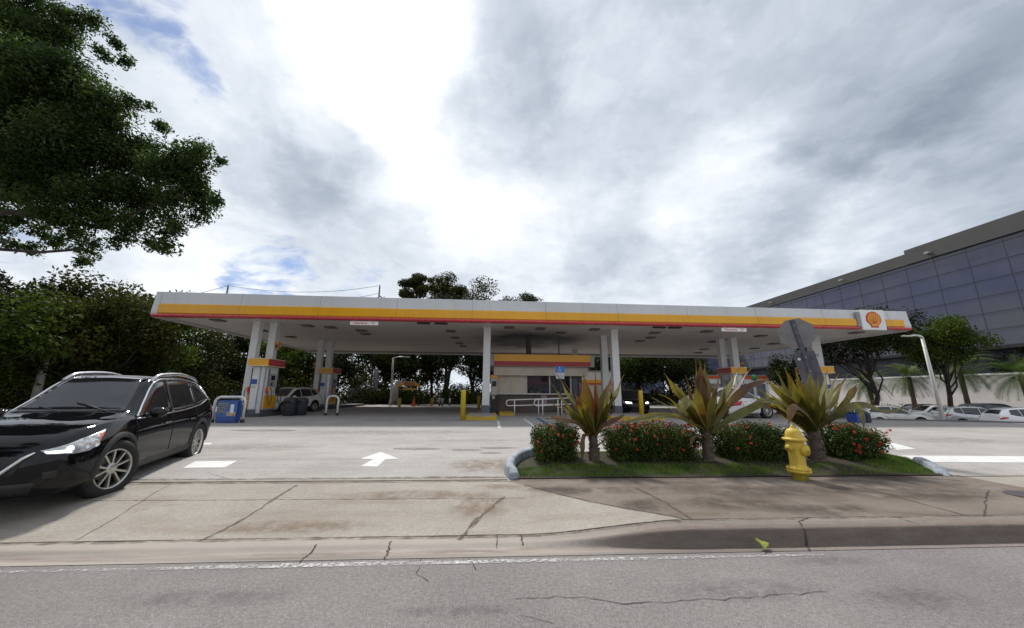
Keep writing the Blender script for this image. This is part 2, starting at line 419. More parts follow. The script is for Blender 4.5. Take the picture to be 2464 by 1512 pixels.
# joints and cracks (thin recess-dark strips)
def crack(pts, wd, name='pavement_joint', jag=.012, seg=.06, zf=None, seed=1, m=None):
    rnd = random.Random(seed); P = []
    for a, b in zip(pts[:-1], pts[1:]):
        a = Vector(a).to_2d(); b = Vector(b).to_2d(); n = max(1, int((b - a).length / seg)); d = (b - a).normalized(); pr = Vector((-d.y, d.x))
        for i in range(n):
            P.append(a + (b - a) * (i / n) + pr * rnd.uniform(-jag, jag))
    P.append(Vector(pts[-1]).to_2d())
    vs = []; fs = []
    for i, p in enumerate(P):
        d = (P[min(i + 1, len(P) - 1)] - P[max(i - 1, 0)]).normalized(); pr = Vector((-d.y, d.x)); h = wd * rnd.uniform(.35, 1.0) / 2
        for s_ in (-1, 1):
            q = p + pr * h * s_; vs.append((q.x, q.y, (zf or apz)(q.x, q.y) + .003))
    for i in range(len(P) - 1): fs.append((2 * i, 2 * i + 2, 2 * i + 3, 2 * i + 1))
    return tag(MB().add(vs, fs).build(name, m or M_joint), kind='structure')
g = lambda px, py, z=.1: gp(px, py, z)
crack([(-12, 4.2), (2.1, 4.2)], .020, seed=2, jag=.004)
crack([(2.1, 4.2), (10, 4.2)], .012, seed=3, jag=.004)
crack([(-10, 5.93), (.35, 5.93)], .014, seed=4, jag=.006)
crack([(-10, 6.17), (.3, 6.17)], .016, seed=5, jag=.01)
crack([(-9, 5.32), (.5, 5.22)], .010, seed=6, jag=.008)
crack([g(715, 1172, .12), g(620, 1222, .1), g(480, 1298, .04)], .014, seed=7, jag=.016)
crack([g(1215, 1190, .13), g(1150, 1235, .1), g(1105, 1290, .05)], .016, seed=8, jag=.02)
crack([g(1262, 1168, .14), g(1420, 1203, .13), g(1645, 1251, .13)], .016, seed=9, jag=.006)
crack([g(1530, 1175, .14), g(1600, 1212, .13), g(1665, 1252, .13)], .016, seed=10, jag=.010)
crack([g(1800, 1175, .14), g(1990, 1235, .13), g(2040, 1250, .13)], .010, seed=11, jag=.006)
crack([g(2060, 1170, .14), g(2200, 1210, .13), g(2330, 1245, .13)], .014, seed=12, jag=.008)
crack([g(2380, 1180, .14), g(2372, 1210, .13), g(2368, 1246, .13)], .022, seed=13, jag=.012)
crack([(8.05, 5.95), (8.6, 5.5), (9.6, 4.3)], .010, seed=33, jag=.008)
crack([(-4.1, 4.25), (-4.6, 5.9)], .010, seed=34, jag=.012)
crack([(-4.0, 6.2), (-4.6, 6.6)], .008, seed=35, jag=.012)
for (pts, s_) in (([(1253, 1290), (1258, 1310)], 14), ([(940, 1305), (925, 1345)], 15), ([(762, 1312), (722, 1352)], 16), ([(1945, 1255), (1925, 1265), (1945, 1300)], 17)):
    crack([gp(x, y, .01 if x < 1900 else .1) for x, y in pts], .022, seed=s_, zf=kerbz, jag=.01, seg=.03)
roadz = lambda x, y: 0.001
crack([gp(1250, 1480, 0), gp(1330, 1500, 0)], .006, seed=18, zf=roadz)
rr = [gp(1240, 1443, 0), gp(1400, 1436, 0), gp(1500, 1452, 0), gp(1640, 1446, 0), gp(1800, 1440, 0), gp(1990, 1425, 0)]
crack(rr, .009, seed=19, zf=roadz, jag=.02)
crack([gp(1010, 1345, 0), gp(1003, 1385, 0), gp(1030, 1400, 0)], .008, seed=20, zf=roadz, jag=.015)
crack([gp(1130, 1345, 0), gp(1145, 1372, 0)], .01, seed=21, zf=roadz, jag=.01)
# dirt gathered along the joints
M_jd = stainmat0('joint_dirt', (.12, .085, .06), .6)
for (pts, w_, sd_, zf_) in (([(-12, 4.17), (2.1, 4.17)], .10, 41, kerbz), ([(-10, 5.98), (.35, 5.98)], .12, 42, apz), ([(-10, 6.2), (.3, 6.2)], .10, 43, apz), ([g(715, 1172, .12), g(620, 1222, .1), g(480, 1298, .04)], .07, 44, apz), ([g(1215, 1190, .13), g(1150, 1235, .1), g(1105, 1290, .05)], .09, 45, apz), ([g(1262, 1168, .14), g(1420, 1203, .13), g(1645, 1251, .13)], .08, 46, apz),
    ([g(1530, 1175, .14), g(1600, 1212, .13), g(1665, 1252, .13)], .08, 47, apz), ([g(2060, 1170, .14), g(2200, 1210, .13), g(2330, 1245, .13)], .09, 48, apz), ([(.4, 6.03), (8.0, 6.03)], .16, 49, apz), ([(2.2, 4.16), (10, 4.16)], .06, 50, kerbz)):
    crack(pts, w_, 'joint_dirt', seed=sd_, zf=zf_, jag=.006, seg=.12, m=M_jd)
for x_ in (.1, 4.6, 6.6): crack([(x_, 3.93), (x_ + .01, 4.19)], .012, seed=int(x_ * 10), zf=lambda x, y: kerbz(x, y) + .002, jag=.004, seg=.03)
# markings
def flat(name, poly, z, m):
    return tag(MB().add([(p[0], p[1], z) for p in poly], [tuple(range(len(poly)))]).build(name, m), kind='structure')
flat('edge_line', [(-2.9, 3.60), (-2.0, 3.59), (1.3, 3.60), (1.3, 3.655), (-2.0, 3.67), (-2.9, 3.64)], .005, M_worn)
flat('edge_line', [(1.32, 3.60), (3.2, 3.61), (3.2, 3.645), (1.32, 3.655)], .005, paintmat('faded_paint', (.5, .5, .49), .55))
flat('edge_line', [(-8, 3.60), (-2.95, 3.60), (-2.95, 3.64), (-8, 3.64)], .005, paintmat('very_worn_paint', (.6, .6, .58), .58))
def zmark(px, py): 
    p = gp(px, py, .19); z = apz(p.x, p.y) if p.y < 7.6 else .2
    p = gp(px, py, z + .004); return p
def gmark(name, pts, m):
    P = [zmark(*q) for q in pts]
    return tag(MB().add([tuple(p) for p in P], [tuple(range(len(P)))]).build(name, m), kind='structure')
gmark('arrow_marking', [(916, 1088), (960, 1104), (926, 1106), (908, 1123), (868, 1122), (898, 1105), (868, 1104)], M_paint)
gmark('lane_marking', [(470, 1110), (571, 1109), (540, 1125), (440, 1126)], M_paint)
gmark('lane_marking', [(480, 1066), (512, 1066), (505, 1070), (478, 1070)], M_paint)
gmark('lane_marking', [(2110, 1096), (2600, 1099), (2600, 1114), (2180, 1112), (2120, 1106)], M_paint)
gmark('arrow_marking', [(2112, 1062), (2150, 1066), (2180, 1074), (2203, 1080), (2160, 1083), (2148, 1080), (2112, 1066)], M_paint)
gmark('blue_bay_line', [(1288, 1006), (1296, 1006), (1345, 1034), (1332, 1034)], M_bluepaint)
gmark('bay_line', [(1196, 1012), (1201, 1012), (1206, 1030), (1198, 1030)], M_paint)
gmark('bay_line', [(1258, 1008), (1263, 1008), (1290, 1026), (1282, 1026)], M_paint)
gmark('bay_line', [(1570, 1010), (1578, 1010), (1640, 1026), (1628, 1026)], M_bluepaint)
M_oil = paintmat('tar_repair', (.20, .18, .17), .52)
for (px, py, a, b) in ((1000, 1080, 60, 3), (1120, 1083, 40, 2.5), (1200, 1078, 50, 2.5), (1180, 1090, 30, 2), (640, 1036, 90, 2.5), (1050, 1130, 25, 2)):
    gmark('tar_patch', [(px + a * math.cos(t_ / 12 * 6.283) * (.8 + .3 * random.Random(t_ + px).random()), py + b * math.sin(t_ / 12 * 6.283)) for t_ in range(12)][::-1], M_oil)
def stainmat(name, col, amt, nsc=3.5):
    m = bpy.data.materials.new(name); m.use_nodes = True; q = NT(m.node_tree); pb = q.n['Principled BSDF']; pb.inputs['Base Color'].default_value = (*col, 1); pb.inputs['Roughness'].default_value = .9
    tcp = q.node('ShaderNodeNewGeometry').outputs['Position']; ocg = q.node('ShaderNodeTexCoord').outputs['Generated']
    dd_ = q.vmath('LENGTH', q.vmath('MULTIPLY', q.vmath('SUBTRACT', ocg, (.5, .5, .5)), (2, 2, 0)))
    q.put(pb.inputs['Alpha'], q.math('MULTIPLY', q.mr(dd_, .25, .97, amt, 0, True), q.mr(q.noise(tcp, nsc, 6, .7), .36, .66))); return m
M_brn = stainmat('brown_stain', (.23, .155, .095), .6, 5); M_dst = stainmat('dark_stain', (.075, .055, .042), .75, 2.2); M_oilst = stainmat('oil_stain', (.10, .09, .09), .30, 7)
def ell(px, py, a, b, m, z=None):
    c_ = zmark(px, py) if z is None else gp(px, py, z); e1 = (zmark(px + a, py) if z is None else gp(px + a, py, z)); e2 = (zmark(px, py - b) if z is None else gp(px, py - b, z)); rx = (e1 - c_).length; ry = (e2 - c_).length
    # follows the slope of the pavement with a small grid
    n = 9; vs = []; fs = []
    for j in range(n):
        for i in range(n):
            u = -1 + 2 * i / (n - 1); v = -1 + 2 * j / (n - 1); x = c_.x + u * rx; y = c_.y + v * ry
            h = .0025 + ell.k * .0002
            vs.append((x, y, ((0.0 if y < 3.72 else kerbz(x, y) if y < 4.2 else apz(x, y)) if y < 7.6 else .2) + h))
    for j in range(n - 1):
        for i in range(n - 1): fs.append((j * n + i, j * n + i + 1, (j + 1) * n + i + 1, (j + 1) * n + i))
    ell.k += 1
    tag(MB().add(vs, fs, True).build('ground_stain', m), kind='structure')
ell.k = 1
for a_ in ((1170, 1118, 130, 20), (1060, 1150, 180, 6), (1230, 1175, 110, 12), (1150, 1225, 90, 45), (1000, 1200, 220, 18), (700, 1270, 260, 16)): ell(*a_, M_brn)
for a_ in ((1480, 1180, 230, 11), (1850, 1180, 330, 13), (2200, 1185, 240, 17), (1760, 1208, 160, 20), (1980, 1225, 190, 16), (1330, 1182, 100, 9), (2140, 1150, 90, 8), (1560, 1215, 90, 18)): ell(*a_, M_dst)
for a_ in ((1780, 1420, 260, 30), (500, 1440, 300, 24), (2200, 1440, 200, 25), (1100, 1470, 220, 20), (2000, 1350, 160, 10)): ell(*a_, M_oilst, z=0.0)
for a_ in ((900, 1040, 320, 7), (620, 1075, 200, 8), (1150, 1060, 160, 5), (2300, 1060, 180, 6), (1000, 1012, 300, 3)): ell(*a_, M_oilst)
mh = gp(2492, 1197, .13)
mho = MB().lathe([(.27, 0), (.27, .01), (.24, .012), (.0, .012)], 28, M=T(mh.x, mh.y, apz(mh.x, mh.y) + .002))
tag(mho.build('manhole_cover', mat('cast_iron', (.06, .05, .055), .7, bump=.6, bs=40)), 'round dark iron cover in the pavement at the right edge', 'manhole cover')

# ------------------------------------------------------------------ ISLAND
isl = [(.42, 6.07), (.36, 6.5), (.5, 7.15), (.85, 7.75), (1.5, 8.1), (3, 8.2), (6, 8.2), (8.2, 8.15), (8.75, 7.9), (8.6, 7.3), (8.15, 6.6), (7.75, 6.09)]
def catmull2(P, n=6, closed=False):
    out = []
    for i in range(len(P) - 1):
        p0 = Vector(P[max(i - 1, 0)]); p1 = Vector(P[i]); p2 = Vector(P[i + 1]); p3 = Vector(P[min(i + 2, len(P) - 1)])
        for k in range(n):
            t_ = k / n
            out.append(.5 * ((2 * p1) + (p2 - p0) * t_ + (2 * p0 - 5 * p1 + 4 * p2 - p3) * t_ ** 2 + (3 * p1 - p0 - 3 * p2 + p3) * t_ ** 3))
    out.append(Vector(P[-1])); return out
ring = catmull2(isl, 6)
cen = Vector((4.4, 7.1))
vs = []; fs = []; K = 7; nr = len(ring)
def mound(x, y, k): return max(apz(x, y) if y < 7.6 else .2, .15) + .012 + .07 * smooth01((1 - k) * 1.6) + .02 * (1 - k) * mnoise.noise(Vector((x * 3, y * 3, 1)))
for j in range(K + 1):
    k = 1 - j / K * .96
    for p in ring:
        c_ = Vector((min(max(p.x, 1.6), 7.3), 7.1))
        q = c_ + (p - c_) * k; vs.append((q.x, q.y, mound(q.x, q.y, k)))
for j in range(K):
    for i in range(nr): fs.append((j * nr + i, j * nr + (i + 1) % nr, (j + 1) * nr + (i + 1) % nr, (j + 1) * nr + i))
fs.append(tuple(K * nr + i for i in range(nr)))
so = MB().add(vs, fs, True).build('planting_bed_soil', M_soil); tag(so, kind='structure')
bm_t = bmesh.new(); bm_t.from_mesh(so.data); bvh_soil = BVHTree.FromBMesh(bm_t); bm_t.free()
def soilz(x, y):
    h = bvh_soil.ray_cast(Vector((x, y, 3)), Vector((0, 0, -1)))
    return h[0].z if h[0] else .15
# kerb ring (left, back, right); front is flush with the walk
kprof = [(-.08, -.1), (-.075, .13), (-.05, .16), (.05, .165), (.08, .13), (.09, -.1)]
vs = []; fs = []; mk = len(kprof)
for i, p in enumerate(ring):
    d = (ring[min(i + 1, nr - 1)] - ring[max(i - 1, 0)]).normalized(); nrm = Vector((-d.y, d.x))
    zb = apz(p.x, p.y) if p.y < 7.6 else .2
    drop = 1.0 if 1 < i < 20 else (.6 if i <= 1 else (.75 if nr - 11 < i < nr - 2 else .02))
    for (o_, z_) in kprof: q = p + nrm * o_; vs.append((q.x, q.y, zb + z_ * drop))
for i in range(nr - 1):
    for k in range(mk - 1): fs.append((i * mk + k, (i + 1) * mk + k, (i + 1) * mk + k + 1, i * mk + k + 1))
fs += [tuple(range(mk)), tuple(range((nr - 1) * mk, nr * mk))[::-1]]
tag(MB().add(vs, fs, True).build('island_kerb', mat('grey_painted_kerb', (.30, .33, .37), .7, var=.3, vs=9, bump=.4)), kind='structure')
tag(MB().box(-60, .3, 6.02, 6.1, .1, .157).build('threshold_kerb', M_conc), kind='structure')
tag(MB().box(8.0, 60, 6.02, 6.1, .1, .157).build('threshold_kerb', M_conc), kind='structure')

# leaf cloud with numpy -------------------------------------------------
def leafcloud(name, centers, radii, n, size, m, parent=None, seed=1, up=.25, aspect=.55, shell=.55, noise_cut=None, flat=1.0, loc=None, rndshift=0.0, ragged=.05):
    rg = np.random.default_rng(seed)
    centers = np.array(centers, float); radii = np.array(radii, float)
    if radii.ndim == 1: radii = np.stack([radii, radii, radii * flat], 1)
    wgt = (radii[:, 0] * radii[:, 1] * radii[:, 2]) ** (2 / 3); wgt /= wgt.sum()
    idx = rg.choice(len(centers), n, p=wgt)
    d = rg.normal(size=(n, 3)); d /= np.linalg.norm(d, axis=1, keepdims=True)
    r = shell + (1.06 - shell) * rg.random(n) ** .6
    inner = rg.random(n) < .25; r[inner] = rg.random(inner.sum()) ** .5 * shell
    P = centers[idx] + d * r[:, None] * radii[idx]
    P += rg.normal(size=(n, 3)) * radii[idx] * ragged
    if noise_cut is not None:
        sc, th = noise_cut
        keep = np.array([mnoise.noise(Vector(p * sc)) > th for p in P]); P = P[keep]; d = d[keep]; n = len(P); idx = idx[keep]
    nr_ = d * .7 + rg.normal(size=(n, 3)) * .75; nr_[:, 2] += up; nr_ /= np.linalg.norm(nr_, axis=1, keepdims=True)
    a = rg.normal(size=(n, 3)); u = np.cross(nr_, a); u /= np.linalg.norm(u, axis=1, keepdims=True); v = np.cross(nr_, u)
    s = size * (.6 + .8 * rg.random(n))[:, None]
    V = np.empty((n, 4, 3)); V[:, 0] = P - u * s * .5; V[:, 1] = P + v * s * aspect * .5 + nr_ * s * .08; V[:, 2] = P + u * s * .5; V[:, 3] = P - v * s * aspect * .5 + nr_ * s * .08
    me = bpy.data.meshes.new(name); me.vertices.add(n * 4); me.vertices.foreach_set('co', V.reshape(-1).astype(np.float32))
    me.loops.add(n * 4); me.loops.foreach_set('vertex_index', np.arange(n * 4, dtype=np.int32))
    me.polygons.add(n); me.polygons.foreach_set('loop_start', np.arange(0, n * 4, 4, dtype=np.int32))
    try: me.polygons.foreach_set('loop_total', np.full(n, 4, dtype=np.int32))
    except Exception: pass
    cl = rg.random(len(centers)); rnd = np.clip(.5 * cl[idx] + .6 * rg.random(n) - .05 + rndshift, 0, 1)
    at = me.attributes.new('rnd', 'FLOAT', 'POINT'); at.data.foreach_set('value', np.repeat(rnd, 4).astype(np.float32))
    me.update(calc_edges=True); me.materials.append(m)
    o = bpy.data.objects.new(name, me); C.objects.link(o)
    if parent: o.parent = parent
    return o
L_ixora = leafmat('ixora_leaf', (.022, .042, .010), (.055, .085, .016), (.12, .13, .02), .6, .22, .15)
L_grass = leafmat('grass_blade', (.060, .115, .012), (.12, .20, .022), (.19, .23, .05), .6, .3)
M_flower = leafmat('ixora_flower', (.55, .03, .015), (.65, .06, .02), (.50, .10, .03), .5, .2)

# grass: thousands of blades, denser along the front edge
def grass():
    rg = random.Random(5); V = []; Fc = []; A = []
    polyr = [Vector((p.x, p.y)) for p in ring]
    def inside(x, y):
        c = False; j = len(polyr) - 1
        for i in range(len(polyr)):
            a, b = polyr[i], polyr[j]
            if (a.y > y) != (b.y > y) and x < (b.x - a.x) * (y - a.y) / (b.y - a.y) + a.x: c = not c
            j = i
        return c
    k = 0
    for _ in range(150000):
        if k > 42000: break
        x = rg.uniform(.4, 8.8); y = rg.uniform(6.12, 8.15)
        t_ = (y - 6.12)
        dens = 1.0 if t_ < .52 + .12 * mnoise.noise(Vector((x * 2, 0, 3))) else .10
        if 4.9 < x < 7.0: dens *= .30
        elif x > 7: dens = max(dens, .9 if y < 7.4 else .3)
        if x > 3.2 and x < 4.9: dens *= .75
        if t_ < .10: dens *= .5
        if y > 7.75: dens = .7
        dens *= .35 + .9 * smooth01(.5 + mnoise.noise(Vector((x * 4, y * 4, 0))) * 1.4)
        if rg.random() > dens or not inside(x, y): continue
        z = soilz(x, y); h = rg.uniform(.018, .048); an = rg.uniform(0, 6.283); w_ = .0035
        dx, dy = math.cos(an) * w_, math.sin(an) * w_; lx, ly = rg.uniform(-.02, .02), rg.uniform(-.02, .02)
        b = len(V); V += [(x - dx, y - dy, z - .004), (x + dx, y + dy, z - .004), (x + lx, y + ly, z + h)]; Fc.append((b, b + 1, b + 2)); A += [min(1, max(0, .5 + .7 * mnoise.noise(Vector((x * 3, y * 3, 5))) + rg.uniform(-.25, .25)))] * 3; k += 1
    me = bpy.data.meshes.new('grass'); me.from_pydata(V, [], Fc); me.materials.append(L_grass)
    at = me.attributes.new('rnd', 'FLOAT', 'POINT'); at.data.foreach_set('value', A)
    o = bpy.data.objects.new('grass', me); C.objects.link(o); tag(o, 'short green grass along the front of the planting bed', 'grass', kind='stuff')
grass()
# dry leaf litter
lit = leafcloud('leaf_litter', [(2.0, 6.95, .2), (4.2, 6.95, .21), (6.3, 6.95, .21), (5.5, 6.6, .19), (3.0, 7, .2)], [(.8, .45, .02), (.9, .4, .02), (.9, .4, .02), (1.2, .3, .02), (1, .4, .02)], 900, .05, leafmat('dry_leaf', (.025, .017, .012), (.042, .028, .02), (.075, .052, .038), .8, .1), seed=8, up=2)
tag(lit, 'brown dry leaves scattered on the soil of the bed', 'leaf litter', kind='stuff')

def hedge(px0, px1, pytop, ybase, label, seed, nf, group='flowering shrubs on the island', Y=7.15, red_top=False):
    a = gp(px0, ybase, .2); b = gp(px1, ybase, .2); yc = Y
    x0 = dp(px0, ybase, yc).x; x1 = dp(px1, ybase, yc).x; top = dp((px0 + px1) / 2, pytop, yc).z
    t = thing('flowering_shrub', label, 'shrub', ((x0 + x1) / 2, yc, .2), 0, group)
    W_ = (x1 - x0); H_ = top - .2; rg = random.Random(seed); cs = []; rs = []
    nx = max(3, int(W_ / .2))
    for i in range(nx):
        for j in range(3):
            for k in range(2):
                x = -W_ / 2 + W_ * (i + .5) / nx; z = .06 + (H_ - .08) * (j + .5) / 3; taper = .78 + .22 * smooth01(z / H_ * 2)
                ed = abs(x) / (W_ / 2)
                z2 = z * (1 - .24 * ed ** 3) + .03 * math.sin(x * 9 + seed)
                cs.append((x * taper, (k - .5) * .34 + rg.uniform(-.05, .05), z2 + rg.uniform(-.03, .03))); rs.append((W_ / nx * .60, .24, H_ / 6 + .05))
    leafcloud('foliage', cs, rs, int(21000 * W_ / 1.1), .040, L_ixora, t, seed=seed, up=.5, aspect=.5, shell=.25, ragged=.13)
    core = MB()
    for i in range(7):
        x = (rg.uniform(-.35, .35)) * W_; core.tube([(x * .6, rg.uniform(-.05, .05), -.05), (x * .8, rg.uniform(-.1, .1), .18), (x, rg.uniform(-.15, .15), H_ * .7)], [.016, .012, .006], 5)
    core.split('stem', mat('shrub_stem', (.09, .065, .045), .9), t)
    for i in range(nf):
        V = []; Fc = []; A = []
        x = rg.uniform(-.5, .5) * W_
        top_ = rg.random() < (.72 if red_top else .45)
        if top_: z = H_ * (1 - .10 * (abs(x) / (W_ / 2)) ** 3) + rg.uniform(-.05, .05); y = rg.uniform(-.30, .25)
        else: z = rg.uniform(.3, .95) * H_; y = -.36 + rg.uniform(-.03, .05); x *= .88 + .1 * (z / H_)
        r_ = rg.uniform(.018, .034)
        for q in range(16):
            d = Vector((rg.gauss(0, 1), rg.gauss(0, 1) - .4, rg.gauss(0, 1) + .3)).normalized()
            c_ = Vector((x, y, z)) + d * r_ * rg.uniform(.6, 1); u = d.orthogonal().normalized() * r_ * .42; v_ = d.cross(u)
            b0 = len(V); V += [c_ - u, c_ + v_, c_ + u, c_ - v_]; Fc.append((b0, b0 + 1, b0 + 2, b0 + 3)); A += [rg.random()] * 4
        mb = MB(); mb.v = [tuple(p) for p in V]; mb.f = Fc; mb.sm = [False] * len(Fc); mb.a = A; mb.build('flower_head', M_flower, t)
    return t
hedge(1282, 1388, 1022, 1113, 'leftmost and smallest of the four ixora shrubs, green with few red flowers', 31, 26)
hedge(1460, 1678, 1020, 1112, 'wide ixora shrub with a red flowered top between the first two spiky plants', 32, 95, red_top=True)
hedge(1728, 1905, 1022, 1112, 'mostly green ixora shrub behind and left of the yellow hydrant', 33, 20)
hedge(1998, 2108, 1024, 1104, 'rightmost ixora shrub with red flowers, right of the third spiky plant', 34, 40)

# big strap-leaved plants
def strapmat():
    m = bpy.data.materials.new('strap_leaf'); m.use_nodes = True; t = NT(m.node_tree); b = t.n['Principled BSDF']
    at = t.node('ShaderNodeAttribute'); at.attribute_name = 'rnd'; tc = t.node('ShaderNodeTexCoord').outputs['Object']
    f = at.outputs['Fac']
    cr = t.node('ShaderNodeValToRGB'); t.l.new(f, cr.inputs[0]); e = cr.color_ramp
    pts = [(0, (.055, .070, .014)), (.3, (.115, .115, .024)), (.5, (.21, .20, .055)), (.62, (.17, .10, .022)), (.75, (.085, .028, .022)), (.88, (.15, .07, .02)), (1, (.19, .12, .065))]
    e.elements[0].position = 0; e.elements[0].color = (*pts[0][1], 1); e.elements[1].position = 1; e.elements[1].color = (*pts[-1][1], 1)
    for p_, c_ in pts[1:-1]: q = e.elements.new(p_); q.color = (*c_, 1)
    n = t.noise(tc, 9, 5, .65)
    c = t.mix(t.mr(n, .52, .72, 0, .55), cr.outputs[0], (.16, .085, .03))
    st = t.noise(t.scale(tc, (60, 60, 4)), 1.0, 2)
    c = t.mix(t.mr(st, .35, .65, 0, .35), c, (.03, .03, .01))
    t.l.new(c, b.inputs['Base Color']); b.inputs['Roughness'].default_value = .42; b.inputs['Specular IOR Level'].default_value = .45
    tl = t.node('ShaderNodeBsdfTranslucent'); t.l.new(t.mix(1.0, c, (1.5, 1.3, .6), 'MULTIPLY'), tl.inputs[0]); mx = t.node('ShaderNodeMixShader'); mx.inputs[0].default_value = .35
    t.l.new(b.outputs[0], mx.inputs[1]); t.l.new(tl.outputs[0], mx.inputs[2]); t.l.new(mx.outputs[0], t.n['Material Output'].inputs[0]); return m
M_strap = strapmat()
def strap(mb, p0, az, el, L, wd, droop, hue, seed, twist=0.0, tiphue=None):
    wd *= 1.32
    rg = random.Random(seed); n = 16; p = Vector(p0); pts = []
    d = Vector((math.cos(az) * math.cos(el), math.sin(az) * math.cos(el), math.sin(el)))
    side = Vector((-math.sin(az), math.cos(az), 0)); st = L / n; bend = rg.uniform(-.03, .03); vs = []; hs = []
    for i in range(n + 1):
        t_ = i / n
        wv = wd * (.42 + .58 * smooth01(t_ / .45)) * (1 - smooth01((t_ - .55) / .45) ** 1.4) + .004
        wv *= 1 + .10 * math.sin(t_ * 21 + seed)
        nrm = side.cross(d).normalized()
        s2 = (side * math.cos(twist * t_) + nrm * math.sin(twist * t_)).normalized(); n2 = s2.cross(d) * -1
        fold = .34 * (1 - t_ * .6)
        for q in (-1, -.5, 0, .5, 1):
            vs.append(p + s2 * q * wv * .5 + nrm * (abs(q) * fold * wv * .5) + nrm * .012 * math.sin(t_ * 15 + q * 3 + seed) * abs(q)); 
            h_ = hue + ((tiphue if tiphue is not None else hue) - hue) * smooth01((t_ - .45) / .5) + (.05 * abs(q)); hs.append(min(1, max(0.001, h_)))
        p = p + d * st
        el_ = -droop * (t_ ** 1.5) * 2.2 / n
        d = (d + Vector((0, 0, 1)) * el_ + side * bend / 3).normalized()
    k = len(mb.v)
    for v_, h_ in zip(vs, hs): mb.v.append(tuple(v_)); mb.a.append(h_)
    for i in range(n):
        for q in range(4): mb.f.append((k + i * 5 + q, k + i * 5 + q + 1, k + (i + 1) * 5 + q + 1, k + (i + 1) * 5 + q)); mb.sm.append(True)
def strap_path(lm, pts, Yc, org, wd, hue, tip, seed):
    W_ = [dp(px, py, Yc + dy) - org for px, py, dy in pts]; P = []
    for i in range(len(W_) - 1):
        p0, p1, p2, p3 = W_[max(i - 1, 0)], W_[i], W_[i + 1], W_[min(i + 2, len(W_) - 1)]
        for k in range(6):
            t_ = k / 6; P.append(.5 * ((2 * p1) + (p2 - p0) * t_ + (2 * p0 - 5 * p1 + 4 * p2 - p3) * t_ ** 2 + (3 * p1 - p0 - 3 * p2 + p3) * t_ ** 3))
    P.append(W_[-1]); n = len(P) - 1; k0 = len(lm.v)
    for i, p in enumerate(P):
        t_ = i / n; d = (P[min(i + 1, n)] - P[max(i - 1, 0)]).normalized(); side = d.cross(Vector((0, -.75, .65))).normalized(); nrm = side.cross(d)
        wv = wd * (.4 + .6 * smooth01(t_ / .4)) * (1 - smooth01((t_ - .6) / .4) ** 1.5) + .006; wv *= 1 + .14 * math.sin(t_ * 17 + seed)
        for q in (-1, -.5, 0, .5, 1):
            lm.v.append(tuple(p + side * q * wv * .5 + nrm * (abs(q) * .3 * wv * .5 + .015 * math.sin(t_ * 19 + q * 3 + seed) * abs(q)))); lm.a.append(min(1, max(.001, hue + (tip - hue) * t_ + .04 * abs(q))))
    for i in range(n):
        for q in range(4): lm.f.append((k0 + i * 5 + q, k0 + i * 5 + q + 1, k0 + (i + 1) * 5 + q + 1, k0 + (i + 1) * 5 + q)); lm.sm.append(True)
M_trunkP = mat('fibrous_trunk', (.17, .125, .10), .95, var=.5, vs=30, bump=1.0, bs=40, col2=(.06, .04, .03))
def strap_plant(px, py, Yc, ztrunk, leaves, label, seed, rough_trunk=1.0, nback=6, lean=0.0, paths=()):
    b = dp(px, py, Yc); t = thing('strap_leaf_plant', label, 'plant', (b.x, Yc, .2), 0, 'spiky plants on the island')
    rg = random.Random(seed)
    mb = MB(); prof = []
    H_ = ztrunk - .2; nseg = 16
    mb.tube([(lean * (i / nseg), .0, -.05 + (H_ + .05) * i / nseg) for i in range(nseg + 1)], [(.105 - .035 * i / nseg) * rough_trunk * (1 + (.16 if i % 2 else -.06)) for i in range(nseg + 1)], 12)
    for i in range(int(34 * rough_trunk)):      # peeling old leaf bases
        z = rg.uniform(.02, H_); an = rg.uniform(0, 6.28); r_ = .10 * rough_trunk; L = rg.uniform(.05, .13)
        c_ = Vector((math.cos(an) * r_ * .8 + lean * z / H_, math.sin(an) * r_ * .8, z)); o = Vector((math.cos(an), math.sin(an), 0)); s_ = Vector((-o.y, o.x, 0)) * .022
        mb.add([c_ - s_, c_ + s_, c_ + o * .035 + s_ * .7 + Vector((0, 0, L)), c_ + o * .05 - s_ * .5 + Vector((0, 0, L * .9))], [(0, 1, 2, 3)])
    mb.build('trunk', M_trunkP, t)
    lm = MB()
    for i, (tx, ty, dy, wd, droop, hue, tip) in enumerate(leaves):
        # each leaf is aimed at a tip position (photo point at depth Yc+dy)
        tipw = dp(tx, ty, Yc + dy) - Vector((b.x, Yc, .2)); p0 = Vector((lean + rg.uniform(-.03, .03), rg.uniform(-.03, .03), H_ - rg.uniform(0, .10)))
        v_ = tipw - p0; L = v_.length * (1 + .10 * abs(droop)); az = math.atan2(v_.y, v_.x); el = math.asin(max(-1, min(1, v_.z / v_.length))) + droop * .52
        strap(lm, p0, az, min(el, 1.54), L, wd, droop, hue, seed * 50 + i, rg.uniform(-.5, .5), tip)
    for i in range(nback):
        az = rg.uniform(.3, 2.8); strap(lm, (lean, 0, H_ - .05), az, rg.uniform(.7, 1.3), rg.uniform(.6, .95), .12, .5, rg.uniform(.05, .45), seed * 90 + i, 0, .5)
    for i, (pts, wd, hue, tip) in enumerate(paths): strap_path(lm, pts, Yc, Vector((b.x, Yc, .2)), wd, hue, tip, seed + i)
    lm.build('leaves', M_strap, t)
    return t
